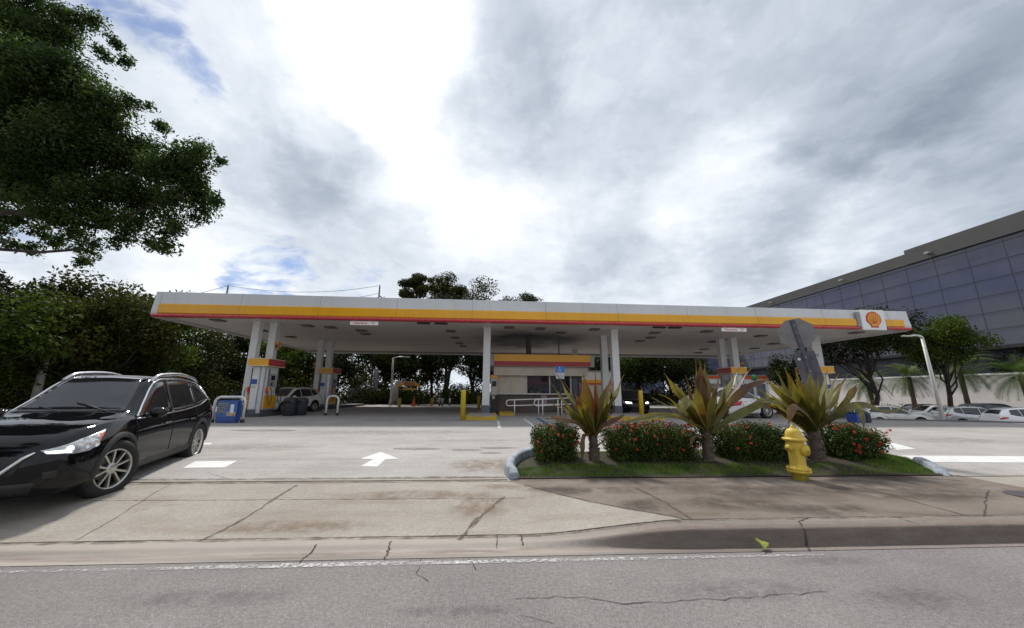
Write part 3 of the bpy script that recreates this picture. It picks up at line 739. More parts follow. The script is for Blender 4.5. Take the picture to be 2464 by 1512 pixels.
strap_plant(1430, 1117, 6.95, .72, [
    (1313, 937, -.1, .15, .25, .28, .3), (1330, 912, .05, .15, .2, .30, .62), (1392, 904, -.1, .19, .1, .55, .6), (1418, 915, .25, .14, .1, .75, .8), (1438, 900, -.1, .19, .05, .76, .80),
    (1478, 903, .2, .15, .1, .85, .9), (1482, 925, -.1, .18, .1, .30, .62), (1512, 908, -.15, .22, .15, .28, .6), (1378, 950, -.3, .17, .1, .35, .9),
    (1355, 985, -.35, .13, .3, .22, .55), (1500, 1010, -.2, .08, .8, .9, .98), (1310, 1012, .0, .12, .9, .92, 1), (1405, 960, -.3, .15, .05, .45, .55), (1460, 955, -.3, .16, .05, .33, .4),
    (1402, 1108, -.15, .09, 3.2, .95, 1), (1455, 930, .3, .16, .1, .2, .3), (1350, 930, .35, .15, .2, .15, .3)],
    'leftmost spiky plant with broad olive and maroon strap leaves', 3, paths=[
    ([(1424, 1048, -.05), (1392, 1022, -.2), (1350, 1010, -.3), (1306, 1006, -.2)], .10, .93, .99), ([(1421, 1046, -.1), (1405, 1050, -.25), (1401, 1080, -.3), (1402, 1112, -.3)], .075, .90, .97), ([(1432, 1050, -.1), (1452, 1025, -.25), (1484, 1010, -.3), (1503, 996, -.3)], .085, .55, .98), ([(1436, 1075, -.1), (1452, 1062, -.15), (1462, 1050, -.2)], .03, .9, .95)])
strap_plant(1706, 1117, 6.9, .80, [
    (1596, 908, -.1, .16, .2, .4, .5), (1660, 870, .1, .18, .1, .55, .62), (1678, 868, -.1, .16, .1, .58, .85), (1640, 905, .25, .14, .1, .82, .85), (1690, 905, -.15, .17, .1, .98, .9),
    (1735, 905, .1, .15, .1, .78, .8), (1775, 902, -.1, .17, .15, .3, .5), (1790, 890, .2, .15, .15, .35, .6), (1835, 912, -.1, .12, .45, .55, .9), (1575, 1000, -.2, .10, .9, .5, .35),
    (1640, 945, -.35, .17, 1.6, .45, .4), (1560, 985, .1, .10, .55, .3, .5), (1615, 935, -.25, .16, .25, .33, .48), (1820, 955, -.1, .13, .5, .35, .5), (1700, 880, .3, .16, .1, .15, .3), (1755, 925, -.3, .18, .1, .25, .45),
    (1770, 1010, -.2, .12, .8, .4, .5), (1665, 930, -.3, .16, .1, .6, .3), (1655, 1040, -.2, .09, 1.4, .9, .95), (1715, 935, -.35, .15, .05, .4, .6)],
    'middle spiky plant with a folded pale leaf and tall upright orange leaves', 4, nback=8, paths=[
    ([(1695, 1035, -.1), (1650, 1012, -.3), (1600, 1000, -.4), (1545, 1008, -.4), (1478, 1020, -.3)], .12, .40, .5), ([(1698, 1032, -.1), (1676, 990, -.35), (1655, 966, -.45), (1640, 985, -.5), (1624, 985, -.5)], .15, .42, .50), ([(1715, 1025, -.1), (1760, 968, -.3), (1805, 930, -.3), (1850, 915, -.2)], .13, .45, .9), ([(1712, 1040, -.1), (1765, 1005, -.3), (1830, 975, -.3), (1868, 958, -.2)], .14, .25, .6),
    ([(1700, 1050, -.1), (1672, 1052, -.2), (1660, 1075, -.25)], .05, .9, .95)])
strap_plant(1968, 1117, 6.85, .80, [
    (1830, 918, -.1, .12, .3, .35, .5), (1825, 965, -.2, .11, .4, .45, .5), (1850, 900, .1, .13, .2, .3, .4), (1880, 890, -.1, .14, .15, .5, .6), (1905, 888, .2, .13, .1, .35, .4), (1925, 895, -.2, .14, .05, .5, .55),
    (1948, 888, .1, .15, .05, .45, .5), (1975, 905, -.2, .14, .05, .2, .3), (2000, 895, .1, .14, .1, .35, .5), (2020, 905, -.1, .13, .15, .4, .6), (2040, 915, .1, .11, .2, .42, .6), (2072, 978, -.2, .15, .5, .3, .45),
    (2110, 1000, -.1, .12, .6, .25, .4), (1790, 985, -.2, .10, .5, .42, .5), (1860, 935, -.3, .13, .25, .25, .45), (1895, 920, -.35, .14, .1, .2, .4), (1990, 930, -.35, .14, .1, .3, .5), (1930, 930, -.4, .15, .05, .15, .35),
    (1885, 1020, -.45, .12, 1.3, .95, .98), (1850, 960, -.4, .12, .35, .4, .5), (2030, 950, -.3, .13, .3, .22, .4), (2010, 1010, -.35, .13, .8, .12, .3), (1960, 960, -.45, .14, .2, .12, .2), (1925, 985, -.45, .13, .5, .1, .25), (1840, 1010, -.2, .10, .7, .35, .9)],
    'rightmost spiky plant, densest, with a shaggy trunk behind the hydrant', 5, rough_trunk=1.5, nback=14, paths=[
    ([(1990, 1020, -.1), (2035, 985, -.3), (2075, 975, -.3), (2125, 992, -.3), (2180, 982, -.2)], .13, .22, .35), ([(1995, 1015, -.1), (2040, 982, -.35), (2068, 985, -.4), (2078, 1034, -.4)], .14, .42, .5), ([(1965, 1030, -.2), (1930, 990, -.5), (1905, 985, -.55), (1896, 1025, -.55)], .14, .93, .98), ([(1960, 1020, -.1), (1900, 985, -.3), (1850, 965, -.35), (1800, 975, -.3)], .10, .5, .42), ([(2005, 1010, -.1), (2040, 960, -.2), (2062, 925, -.2)], .10, .45, .62)])

# ------------------------------------------------------------------ HYDRANT
def hydrant():
    b = gp(1932, 1156, .145); s_ = .80 / .80
    t = thing('fire_hydrant', 'yellow fire hydrant at the edge of the planting bed', 'fire hydrant', (b.x, b.y + .05, .14), R(-8))
    Y_ = bpy.data.materials.new('hydrant_yellow'); Y_.use_nodes = True; q = NT(Y_.node_tree); pb = q.n['Principled BSDF']; oc = q.node('ShaderNodeTexCoord').outputs['Object']
    c = q.mix(q.mr(q.noise(oc, 6, 5, .65), .35, .68), (.72, .50, .05), (.52, .36, .045))
    c = q.mix(q.mr(q.noise(oc, 34, 5, .7), .62, .68, 0, .8), c, (.20, .095, .03)); c = q.mix(q.mr(q.noise(q.scale(oc, (9, 9, 1.5)), 2.0, 4), .55, .75, 0, .45), c, (.30, .20, .05))
    q.l.new(c, pb.inputs['Base Color']); q.l.new(q.mr(q.noise(oc, 20, 3), .3, .7, .35, .65), pb.inputs['Roughness'])
    bp = q.node('ShaderNodeBump'); bp.inputs['Strength'].default_value = .5; bp.inputs['Distance'].default_value = .01; q.l.new(q.noise(oc, 45, 4, .7), bp.inputs['Height']); q.l.new(bp.outputs[0], pb.inputs['Normal'])
    Y2 = mat('hydrant_olive', (.42, .32, .03), .6, var=.3, vs=14, bump=.4)
    MB().lathe([(.115, -.05), (.115, .10), (.118, .115)], 28).build('lower_barrel', Y2, t)
    MB().lathe([(.10, .115), (.165, .115), (.168, .14), (.165, .15), (.160, .152), (.160, .158), (.165, .16), (.165, .185), (.155, .19), (.118, .20), (.112, .23), (.108, .40), (.115, .47), (.128, .505), (.128, .585), (.118, .60), (.10, .605)], 32).build('barrel', Y_, t)
    mb = MB()
    for k in range(8): mb.lathe([(.014, .188), (.014, .203), (0, .205)], 6, M=T(.14 * math.cos(k * .785), .14 * math.sin(k * .785), 0))
    mb.split('flange_bolt', Y_, t)
    mb = MB().lathe([(.10, .60), (.160, .603), (.168, .615), (.168, .632), (.160, .643), (.125, .648), (.122, .66), (.118, .70), (.106, .745), (.085, .775), (.060, .79), (.04, .795), (.036, .80)], 32)
    mb.build('bonnet', Y_, t)
    MB().lathe([(.045, .79), (.04, .80), (.024, .835), (.006, .86), (0, .862)], 5, smooth=False).build('operating_nut', Y_, t)
    def port(name, ang, r, L, z):
        M = rotz(ang) @ T(0, 0, z) @ roty(R(90))
        mb = MB().lathe([(r * .72, .05), (r * .74, .105), (r * .98, .11), (r, .12), (r, .12 + L * .6), (r * .93, .12 + L), (r * .30, .12 + L), (r * .28, .12 + L + .018), (0, .12 + L + .02)], 24, M=M)
        mb.build(name, Y_, t)
    port('pumper_cap', R(-58), .085, .05, .47); port('hose_cap', R(-160), .058, .045, .495); port('hose_cap', R(20), .058, .045, .495)
    ch = MB(); a0 = Vector((.085, -.06, .74)); a1 = Vector((.14, -.05, .60))
    ch.tube([(.10, -.03, .745), (.135, -.03, .72), (.15, -.03, .68), (.145, -.03, .65)], .006, 6); ch.build('cap_chain', mat('galvanised', (.5, .5, .5), .4, .8), t)
    t.scale = (1.0, 1.0, 1.0)
hydrant()

# fallen leaf in the gutter
fl = MB(); p = gp(1797, 1303, .0)
lf = MB(); strap(lf, (0, 0, .02), R(200), R(10), .17, .085, -.4, .42, 77, .8, .45)
lo = lf.build('fallen_leaf', leafmat('fallen_leaf', (.3, .36, .05), (.38, .4, .08), (.42, .42, .12), .5, .3), loc=(p.x + .09, 3.80, .035)); tag(lo, 'curled yellow green leaf lying in the gutter below the kerb', 'leaf')

# ------------------------------------------------------------------ STOP SIGN (seen from behind)
def stop_sign():
    Yc = 8.32; b = dp(2003, 1090, Yc); b.x += .14; top = dp(1925, 760, Yc)
    H_ = top.z - .2
    t = thing('stop_sign', 'back of a grey octagonal stop sign on a post behind the third spiky plant', 'sign', (b.x + .03, Yc, .2), R(-14))
    t.rotation_euler = (0, R(-8.5), R(-33))
    G_ = mat('sign_back_grey', (.235, .22, .215), .55, .3, var=.15, vs=4, bump=.1); Gd = mat('sign_post_grey', (.125, .125, .15), .6, .4, var=.3, vs=10)
    MB().box(-.035, .035, .012, .05, -.2, H_ - .01).box(-.05, -.02, .03, .06, -.2, H_ - .02).box(.02, .05, .03, .06, -.2, H_ - .02).build('post', Gd, t)
    r_ = .405; zc = H_ - r_ * math.cos(math.pi / 8)
    poly = [(r_ * math.cos(math.pi / 8 + k * math.pi / 4) * 1.0, r_ * math.sin(math.pi / 8 + k * math.pi / 4)) for k in range(8)]
    MB().prism(poly, -.004, .004, M=T(0, .068, zc) @ rotx(R(90))).build('octagon_panel', G_, t)
    MB().cbox(-.22, .22, .062, .070, H_ - 1.95, H_ - .86, .003).build('lower_panel', mat('panel_back_dark', (.13, .125, .14), .55, .3, var=.25, vs=5), t)
    MB().lathe([(.035, 0), (.035, .003), (0, .0035)], 20, M=T(-.13, .058, H_ - 1.02) @ rotx(R(90))).build('round_sticker', mat('sticker_white', (.8, .8, .8), .4), t)
    mb = MB()
    for z in (zc + .2, zc - .2, H_ - 1.0, H_ - 1.35): mb.lathe([(.014, 0), (.014, .012), (0, .013)], 6, M=T(0, .012, z) @ rotx(R(90)))
    mb.split('bolt', mat('galvanised', (.5, .5, .5), .4, .8), t)
stop_sign()

# ------------------------------------------------------------------ CANOPY
M_white = mat('canopy_white', (.80, .80, .78), .45, var=.05, vs=1.2)
def bandmat(name, c1, rough, dirt):
    m = bpy.data.materials.new(name); m.use_nodes = True; t = NT(m.node_tree); b = t.n['Principled BSDF']
    pos = t.node('ShaderNodeNewGeometry').outputs['Position']; sp = t.node('ShaderNodeSeparateXYZ'); t.l.new(pos, sp.inputs[0])
    c = t.mix(t.mr(t.noise(pos, .5, 4), .35, .7), c1, tuple(x * .9 for x in c1))
    c = t.mix(t.mr(t.noise(t.scale(pos, (3.5, 1, .5)), 1.5, 5, .7), .5, .8, 0, dirt), c, tuple(x * .55 for x in c1))
    fr = t.math('ABSOLUTE', t.math('SUBTRACT', t.math('FRACT', t.math('DIVIDE', t.math('ADD', sp.outputs[0], 16.6), 3.9)), .5))
    c = t.mix(t.mr(fr, .4955, .4975, 0, .6), c, tuple(x * .3 for x in c1))
    t.l.new(c, b.inputs['Base Color']); b.inputs['Roughness'].default_value = rough
    bp = t.node('ShaderNodeBump'); bp.inputs['Strength'].default_value = .15; bp.inputs['Distance'].default_value = .1; t.l.new(t.noise(pos, .9, 2), bp.inputs['Height']); t.l.new(bp.outputs[0], b.inputs['Normal']); return m
M_fas0 = mat('fascia_offwhite', (.72, .73, .73), .35, var=.05, vs=.7)
M_orange = mat('fascia_yellow', (.80, .385, .012), .35, var=.10, vs=2.5, coat=.1, col2=(.74, .34, .012))
M_red = mat('fascia_red', (.55, .035, .045), .28, var=.10, vs=2.0, coat=.25)
M_col = mat('column_white', (.74, .74, .73), .5, var=.05, vs=2)
M_base = mat('column_base_grey', (.12, .125, .15), .6, var=.15)
M_grey = mat('mid_grey', (.3, .29, .29), .6)
def soffitmat():
    m = bpy.data.materials.new('soffit_metal'); m.use_nodes = True; t = NT(m.node_tree); b = t.n['Principled BSDF']
    pos = t.node('ShaderNodeNewGeometry').outputs['Position']
    c = t.mix(t.mr(t.noise(t.scale(pos, (.3, 1, 1)), .8, 5, .6), .35, .7), (.70, .655, .61), (.60, .56, .52))
    sp = t.node('ShaderNodeSeparateXYZ'); t.l.new(pos, sp.inputs[0])
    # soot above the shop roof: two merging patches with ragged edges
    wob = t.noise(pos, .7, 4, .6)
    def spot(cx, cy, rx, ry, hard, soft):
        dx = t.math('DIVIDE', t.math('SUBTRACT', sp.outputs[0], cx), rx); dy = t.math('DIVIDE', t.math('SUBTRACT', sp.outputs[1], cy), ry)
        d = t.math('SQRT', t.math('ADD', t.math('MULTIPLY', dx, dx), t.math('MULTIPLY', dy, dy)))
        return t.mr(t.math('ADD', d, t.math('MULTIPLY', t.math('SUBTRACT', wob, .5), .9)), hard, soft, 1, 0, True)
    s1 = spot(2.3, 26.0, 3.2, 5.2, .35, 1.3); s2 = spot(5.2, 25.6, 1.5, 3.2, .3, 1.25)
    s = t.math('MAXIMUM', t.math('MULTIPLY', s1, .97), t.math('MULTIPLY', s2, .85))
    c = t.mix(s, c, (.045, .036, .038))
    fr = t.math('FRACT', t.math('MULTIPLY', sp.outputs[1], 2.5)); gr = t.mr(fr, 0, .05, .8, 1)
    c = t.mix(1.0, c, gr, 'MULTIPLY')
    t.l.new(c, b.inputs['Base Color']); b.inputs['Roughness'].default_value = .5; return m
M_cy = bandmat('canopy_yellow', (.83, .40, .012), .3, .3)
CX0, CX1, CY0, CY1, CZ0, CZ1 = -16.9, 23.62, 18.45, 34.6, 5.0, 6.12
can = thing('station_canopy', 'long white flat canopy with yellow and red band over the fuel pumps', 'canopy', (3.3, 26.5, .2)); cl = Vector((3.3, 26.5, .2))
def L(x, y, z): return (x - cl.x, y - cl.y, z - cl.z)
def bL(mb, x0, x1, y0, y1, z0, z1): return mb.box(x0 - cl.x, x1 - cl.x, y0 - cl.y, y1 - cl.y, z0 - cl.z, z1 - cl.z)
def sw(mb, prof, x0, x1): return mb.sweep([(y - cl.y, z - cl.z) for y, z in prof], x0 - cl.x, x1 - cl.x)
SZ = CZ0 + .12
def raise_left(mb, zmin, amt):       # the roof edge rises slightly to the left
    mb.v = [(x, y, z + (amt * (CX1 - cl.x - x) / (CX1 - CX0) if z > CZ0 - cl.z + zmin else 0)) for x, y, z in mb.v]; return mb
bL(MB(), CX0 + .3, CX1 - .3, CY0 + .3, CY1 - .3, SZ, SZ + .3).build('soffit', soffitmat(), can)
fp = [(CY0 + .28, CZ0 + .02), (CY0 + .10, CZ0 + .02), (CY0 + .02, CZ0 + .12), (CY0, CZ0 + .3), (CY0 + .06, CZ0 + .60), (CY0 + .10, CZ1), (CY0 + .28, CZ1)]
mb = sw(MB(), fp, CX0, CX1)
fb = [(CY1 - .28, CZ0 - .12), (CY1 - .28, CZ1), (CY1, CZ1), (CY1, CZ0 - .12)]
sw(mb, fb, CX0, CX1)
for x0, x1 in ((CX0, CX0 + .25), (CX1 - .25, CX1)): bL(mb, x0 + .004, x1 - .004, CY0 + .282, CY1 - .282, CZ0 - .0, CZ1 - .004)
raise_left(mb, .5, .20).build('fascia', bandmat('fascia_panels', (.62, .635, .64), .35, .3), can, bevel=.006)
EM0, EM1 = dp(2066, 760, CY0).x, dp(2124, 760, CY0).x
OX0, OX1 = CX0 + .35, CX1 - .45
yz = lambda o_: [(CY0 + .02 - o_, CZ0 + .17), (CY0 - .05 - o_, CZ0 + .22), (CY0 - .05 - o_, CZ0 + .56), (CY0 + .04 - o_, CZ0 + .62), (CY0 + .2, CZ0 + .62), (CY0 + .2, CZ0 + .17)]
for a, b_ in ((OX0, EM0 - .25), (EM1 + .05, OX1)):
    raise_left(sw(MB(), yz(0), a, b_), .5, .08).build('yellow_band', M_cy, can)
# red round-nosed strip made of joined lengths
mbr = MB(); xx = OX0 - .22; ends = [EM0 - .02, CX1 - .06]; segs = []
st = 3.9
x = OX0 - .25
while x < EM0 - .06: segs.append((x, min(x + st, EM0 - .06))); x += st
segs.append((EM1 + .06, CX1 - .08))
for a, b_ in segs:
    pr = [(CY0 + .0 - .08 * math.cos(k / 8 * math.pi - math.pi / 2), CZ0 + .09 + .075 * math.sin(k / 8 * math.pi - math.pi / 2)) for k in range(9)]
    pr = [(CY0 + .2, CZ0 + .016)] + pr + [(CY0 + .2, CZ0 + .164)]
    mb_ = MB(); mb_.sweep([(y - cl.y, z - cl.z) for y, z in pr], a + .012 - cl.x, b_ - .012 - cl.x); mb_.build('red_trim', M_red, can)
# side red trims
bL(MB(), CX0 - .05, CX0 - .002, CY0 + .3, CY1 - .1, CZ0 + .0, CZ0 + .14).build('red_trim', M_red, can)
bL(MB(), CX1 + .002, CX1 + .05, CY0 + .3, CY1 - .1, CZ0 + .0, CZ0 + .14).build('red_trim', M_red, can)
sw(MB(), [(CY1 - .34, CZ0 - .03), (CY1 - .283, CZ0 - .03), (CY1 - .283, CZ0 + .10), (CY1 - .34, CZ0 + .10)], CX0 + .3, CX1 - .3).build('rear_gutter', mat('gutter_grey', (.30, .28, .27), .6), can)
# emblem panel
ep = MB().cbox(EM0 - cl.x, EM1 - cl.x, CY0 - .10 - cl.y, CY0 - .02 - cl.y, CZ0 - .03 - cl.z, CZ1 + .0 - cl.z, .03).build('emblem_panel', mat('emblem_white', (.78, .78, .76), .3, var=.03), can)
bL(MB(), EM0 - .22, EM0 - .02, CY0 - .08, CY0 - .0, CZ0 + .16, CZ1 - .12).build('emblem_return', M_grey, can)
def shell_poly(s_):
    P = []
    for k in range(0, 33):       # scalloped fan
        a = R(205 - (230) * k / 32); r_ = s_ * (1 + .045 * abs(math.sin(k / 32 * math.pi * 7)) - .02)
        P.append((r_ * math.cos(a), r_ * math.sin(a) * .98 + s_ * .08))
    P += [(.52 * s_, -.70 * s_), (.50 * s_, -.98 * s_), (-.50 * s_, -.98 * s_), (-.52 * s_, -.70 * s_)]
    return P
ecx = (EM0 + EM1) / 2; ecz = (CZ0 + CZ1) / 2 - .02
E1 = T(ecx - cl.x, CY0 - .10 - cl.y, ecz - cl.z) @ rotx(R(90))
MB().prism(shell_poly(.44), 0, .02, M=E1).build('shell_emblem_border', mat('emblem_red', (.60, .045, .02), .3), can)
MB().prism(shell_poly(.365), .021, .035, M=E1).build('shell_emblem_face', mat('emblem_yellow', (.78, .33, .01), .3), can)
mb = MB()
for k in range(7):
    a = R(90 + (k - 3) * 29); p0 = Vector((0, -.30)); d = Vector((math.cos(a) * .33, math.sin(a) * .35 + .04))
    q = Vector((d.x, d.y)) - p0; an = math.atan2(q.y, q.x)
    mb.box(.10, q.length * .97, -.007, .007, .036, .044, M=E1 @ T(p0.x, p0.y, 0) @ rotz(an))
mb.build('shell_emblem_ribs', mat('emblem_red', (.60, .045, .02), .3), can)
# columns
def column(x, y, wd=.40, dp_=.40, parent=can):
    bL(MB(), x - wd / 2, x + wd / 2, y - dp_ / 2, y + dp_ / 2, .2 + .55, SZ).build('column', M_col, parent, bevel=.012)
    bL(MB(), x - wd / 2 - .02, x + wd / 2 + .02, y - dp_ / 2 - .02, y + dp_ / 2 + .02, .19, .2 + .55).build('column_base', M_base, parent, bevel=.012)
    bL(MB(), x - wd / 2 - .05, x + wd / 2 + .05, y - dp_ / 2 - .05, y + dp_ / 2 + .05, SZ - .05, SZ - .005).build('column_collar', M_col, parent)
PA = gp(605, 1003); PA2 = Vector((PA.x + .05, PA.y + 3.0, .2))
PB = dp(774, 992, 26.6); PC = gp(1737, 1003); 
cols = [(gp(1168, 1001).x, 20.6), (gp(1487, 1001).x, 20.6), (7.35, 22.9), (-.2, 31.5), (7.5, 31.5)]
for x, y in cols: column(x, y)
# downlights, vents
mb_l = []
M_dl = mat('downlight_grey', (.16, .13, .12), .5)
def dlight(x, y):
    o = MB().cbox(x - .28 - cl.x, x + .28 - cl.x, y - .28 - cl.y, y + .28 - cl.y, SZ - .07 - cl.z, SZ - .003 - cl.z, .015).build('downlight', M_dl, can)
for (px, py) in ((525, 770), (540, 793), (630, 795), (740, 783), (795, 787), (870, 795), (880, 803), (700, 810), (1100, 775), (1085, 796), (1095, 812), (1105, 826), (1115, 833), (1225, 787), (1300, 790), (1430, 792), (1575, 800), (1565, 812), (1540, 820), (1700, 797), (1760, 815), (1715, 822), (1695, 840), (1680, 848), (1830, 808), (1815, 838), (1770, 848), (1860, 827), (2060, 800), (1350, 800)):
    p = gp(px, py, SZ)
    if CY0 + .8 < p.y < CY1 - 1 and CX0 + 1 < p.x < CX1 - 1: dlight(p.x, p.y)
for px in (1016, 1059, 1594, 1632):
    p = dp(px, 778, CY0 + .1)
    o = MB().cbox(p.x - .33, p.x + .33, CY0 + .32, CY0 + .62, CZ0 - .03, CZ0 + .09, .01).build('soffit_vent_box', mat('vent_dark', (.03, .02, .02), .6)); o.parent = can; o.matrix_parent_inverse = Matrix.Translation(-cl)
# clearance signs
def clearance(px, label):
    p = dp(px, 779 if px < 1232 else 796, CY0 + .05); wd = 1.42; hh = .20; zt = CZ0 - .02
    t = thing('clearance_sign', label, 'sign', (p.x, CY0 + .08, zt), 0, 'clearance signs under the canopy edge')
    MB().cbox(-wd / 2, wd / 2, -.02, .02, -hh, 0, .006).build('board', mat('sign_white', (.85, .85, .84), .4, var=.03), t)
    textmesh('lettering', "Clearance    13'", .17, mat('sign_red', (.65, .04, .05), .4), t, T(0, -.024, -hh / 2) @ FRONT, bold=.002, sx=1.02)
    mb = MB()
    for sx in (-.6, .6): mb.box(sx - .015, sx + .015, -.01, .01, 0, .12)
    mb.split('bracket', M_grey, t)
clearance(876, "white sign reading Clearance 13' under the left half of the canopy edge")
clearance(1767, "white sign reading Clearance 13' under the right half of the canopy edge")

# ------------------------------------------------------------------ PUMPS
M_pumpw = mat('pump_white', (.66, .65, .63), .4, var=.08, vs=3)
M_dark = mat('dark_plastic', (.03, .03, .033), .5, var=.2)
M_pred = mat('pump_red', (.50, .03, .035), .35)
M_blue = mat('sign_blue', (.03, .08, .34), .35, var=.15)
M_glassd = mat('dark_screen', (.02, .022, .028), .1)
M_steel = mat('brushed_steel', (.55, .55, .56), .35, .7)
def wobble_line(mb, x0, x1, z, y, r, seed, n=14):
    rg = random.Random(seed); mb.tube([(x0 + (x1 - x0) * i / n, y, z + rg.uniform(-1, 1) * r * 3) for i in range(n + 1)], r, 4)
def pump(x, y, label, mirror=1, scale=1.0):
    t = thing('fuel_dispenser', label, 'fuel pump', (x, y, .2 + .16), 0, 'fuel dispensers under the canopy'); t.scale = (scale * mirror, scale, scale)
    W2, D2 = .38, .46
    MB().box(-W2 + .02, W2 - .02, -D2 + .02, D2 - .02, 0, .16).build('plinth', M_base, t)
    MB().cbox(-W2, W2, -D2, D2, .162, 2.3, .02).build('cabinet', M_pumpw, t)
    MB().cbox(-.30, .02, -D2 - .055, -D2 - .004, .20, 2.28, .012).build('end_panel', mat('pump_panel_light', (.72, .72, .71), .4), t)
    MB().cbox(.10, .30, -D2 - .10, -D2 - .004, -.02, 2.28, .02).build('corner_post', M_steel, t)
    for q in (-1, 1):
        yy = .0
        MB().cbox(q * W2 - .01 if q > 0 else -W2 - .05, q * W2 + .05 if q > 0 else -W2 + .01, -.30, .30, 1.28, 1.95, .015).build('display_bezel', mat('bezel_grey', (.42, .41, .41), .4), t)
        MB().box(W2 + .051 if q > 0 else -W2 - .055, W2 + .055 if q > 0 else -W2 - .051, -.2, .12, 1.62, 1.86).build('screen', M_glassd, t)
        MB().box(W2 + .051 if q > 0 else -W2 - .055, W2 + .055 if q > 0 else -W2 - .051, -.18, -.02, 1.34, 1.52).build('keypad', M_dark, t)
        MB().box(W2 + .004 if q > 0 else -W2 - .03, W2 + .03 if q > 0 else -W2 - .004, -.52, .52, .22, .86).build('lower_door', M_orange, t)
        for k, yk in enumerate((-.42, .42)):
            n_ = MB().cbox(W2 + .01 if q > 0 else -W2 - .11, W2 + .11 if q > 0 else -W2 - .01, yk - .07, yk + .07, .98, 1.26, .02)
            no = n_.build('nozzle_holster', M_dark if k else M_pred, t)
            nz = MB().cbox(q * (W2 + .14) - .035, q * (W2 + .14) + .035, yk - .04, yk + .04, 1.05, 1.30, .015)
            nz.tube([(q * (W2 + .14), yk, 1.06), (q * (W2 + .15), yk, .98), (q * (W2 + .10), yk, .92)], .013, 6); nz.build('nozzle', M_dark if k else M_orange, t)
            hs = MB().tube([(q * (W2 + .14), yk, 1.28), (q * (W2 + .28), yk + .02, 1.1), (q * (W2 + .30), yk + .05, .6), (q * (W2 + .22), yk + .06, .38), (q * (W2 + .12), yk + .05, .7), (q * (W2 + .06), yk + .03, 1.5), (q * (W2 + .05), yk, 2.2)], .018, 6); hs.build('hose', M_dark, t)
    MB().cbox(-.36, -.05, -D2 - .068, -D2 - .056, 1.42, 1.66, .004).build('blue_sticker', M_blue, t)
    sk = MB()
    for i, z in enumerate((1.3, 1.24)): sk.box(-.3, -.1, -D2 - .062, -D2 - .056, z, z + .025)
    sk.split('label_strip', M_grey, t)
    # topper: yellow on the end and part of the side, red on the rest
    v = MB().cbox(-.52, .52, -.76, .76, 2.302, 2.345, .01).cbox(-.52, .52, -.76, .76, 2.67, 2.71, .01); v.build('topper_rim', mat('topper_rim', (.75, .62, .42), .4), t)
    MB().box(-.50, .50, -.74, .74, 2.345, 2.67).build('topper', M_orange, t)
    mb = MB()
    for q in (-1, 1): mb.box(q * .502 - (.0 if q > 0 else .012), q * .502 + (.012 if q > 0 else 0), -.70, .71, 2.355, 2.66)
    mb.split('topper_red_panel', M_pred, t)
    mb = MB()
    for q in (-1, 1):
        for k in range(2):
            rg = random.Random(k + 5); yy = -.55
            mb.tube([(q * .518, -.55 + 1.1 * i / 16, 2.56 - k * .09 + rg.uniform(-.02, .02)) for i in range(17)], .012, 4)
    mb.split('topper_script', mat('script_pink', (.6, .25, .25), .4), t)
    return t
def pump_island(x, y0, y1, label):
    w_ = .62
    o = MB().cbox(-w_, w_, 0, y1 - y0, -.03, .16, .03).build('pump_island', mat('island_dark', (.085, .085, .095), .8, var=.3, bump=.3), loc=(x, y0, .2)); tag(o, label, 'pump island', 'raised islands under the pumps')
pA = pump(PA.x, PA.y + .62, 'front left fuel dispenser beside the blue advertising box')
pump_island(PA.x, PA.y - .35, PA.y + 6.2, 'dark raised island below the front left fuel dispenser')
c1_ = dp(608, 870, 19.9); c2_ = dp(650, 870, 20.35); column(c1_.x, 19.9, .36, .36); column(c2_.x, 20.35, .38, .36)
pB = pump(PB.x, PB.y + .62, 'left dispenser further back, between the silver suv and the white hoop')
pump_island(PB.x, PB.y + .3, PB.y + 7, 'dark raised island of the second dispenser from the left')
c3_ = dp(768, 880, 27.3); c4_ = dp(791, 880, 27.7); column(c3_.x, 27.3, .36, .36); column(c4_.x, 27.7, .38, .36)
for px, py, Y in ((667, 828, PA.y + 4.9), (769, 865, PB.y + 2.1), (763, 880, PB.y + 1.9)): pass
def orange_box(x, y, z, label):
    t = thing('speaker_box', label, 'speaker box', (x, y, z), 0, 'small orange boxes on the pump columns')
    MB().cbox(-.09, .09, -.08, .08, -.2, .2, .02).build('housing', mat('box_orange', (.65, .26, .02), .4), t)
    MB().box(-.06, .06, -.086, -.081, -.14, .05).build('grille', M_dark, t)
orange_box(c2_.x + .30, 20.3, dp(668, 832, 20.3).z, 'orange box high on the rear column of the front left pump')
orange_box(c3_.x - .27, 27.2, dp(762, 880, 27.2).z, 'orange box on the left face of the front column of the second left pump')
pxC = gp(1762, 1003)
xC = dp(1764, 930, 22.1).x; pC = pump(xC, 22.1, 'right dispenser with a red topper behind the middle spiky plant', mirror=-1)
pump_island(xC, 21.0, 28, 'dark raised island under the right dispenser behind the plants')
column(dp(1740, 880, 23.4).x, 23.4, .40, .38); column(dp(1769, 880, 22.9).x, 22.9, .40, .38)
orange_box(dp(1784, 880, 22.9).x, 22.85, dp(1778, 880, 22.9).z, 'orange box on the right face of a column behind the middle plant')
xD = dp(1962, 900, 20.6).x - .15
pD = pump(xD + .15, 20.6, 'far right dispenser half hidden behind the stop sign', mirror=-1)
pump_island(xD + .15, 19.6, 25, 'dark raised island at the far right dispenser')
column(dp(1964, 870, 21.6).x, 21.6, .62, .42)
orange_box(dp(1995, 893, 20.9).x, 20.9, dp(1995, 893, 20.9).z, 'orange box right of the column with the number plate')
np_ = thing('number_sign', 'small white plate with dark characters on the far right column', 'sign', (dp(1962, 855, 21.3).x, 21.36, dp(1962, 855, 21.3).z))
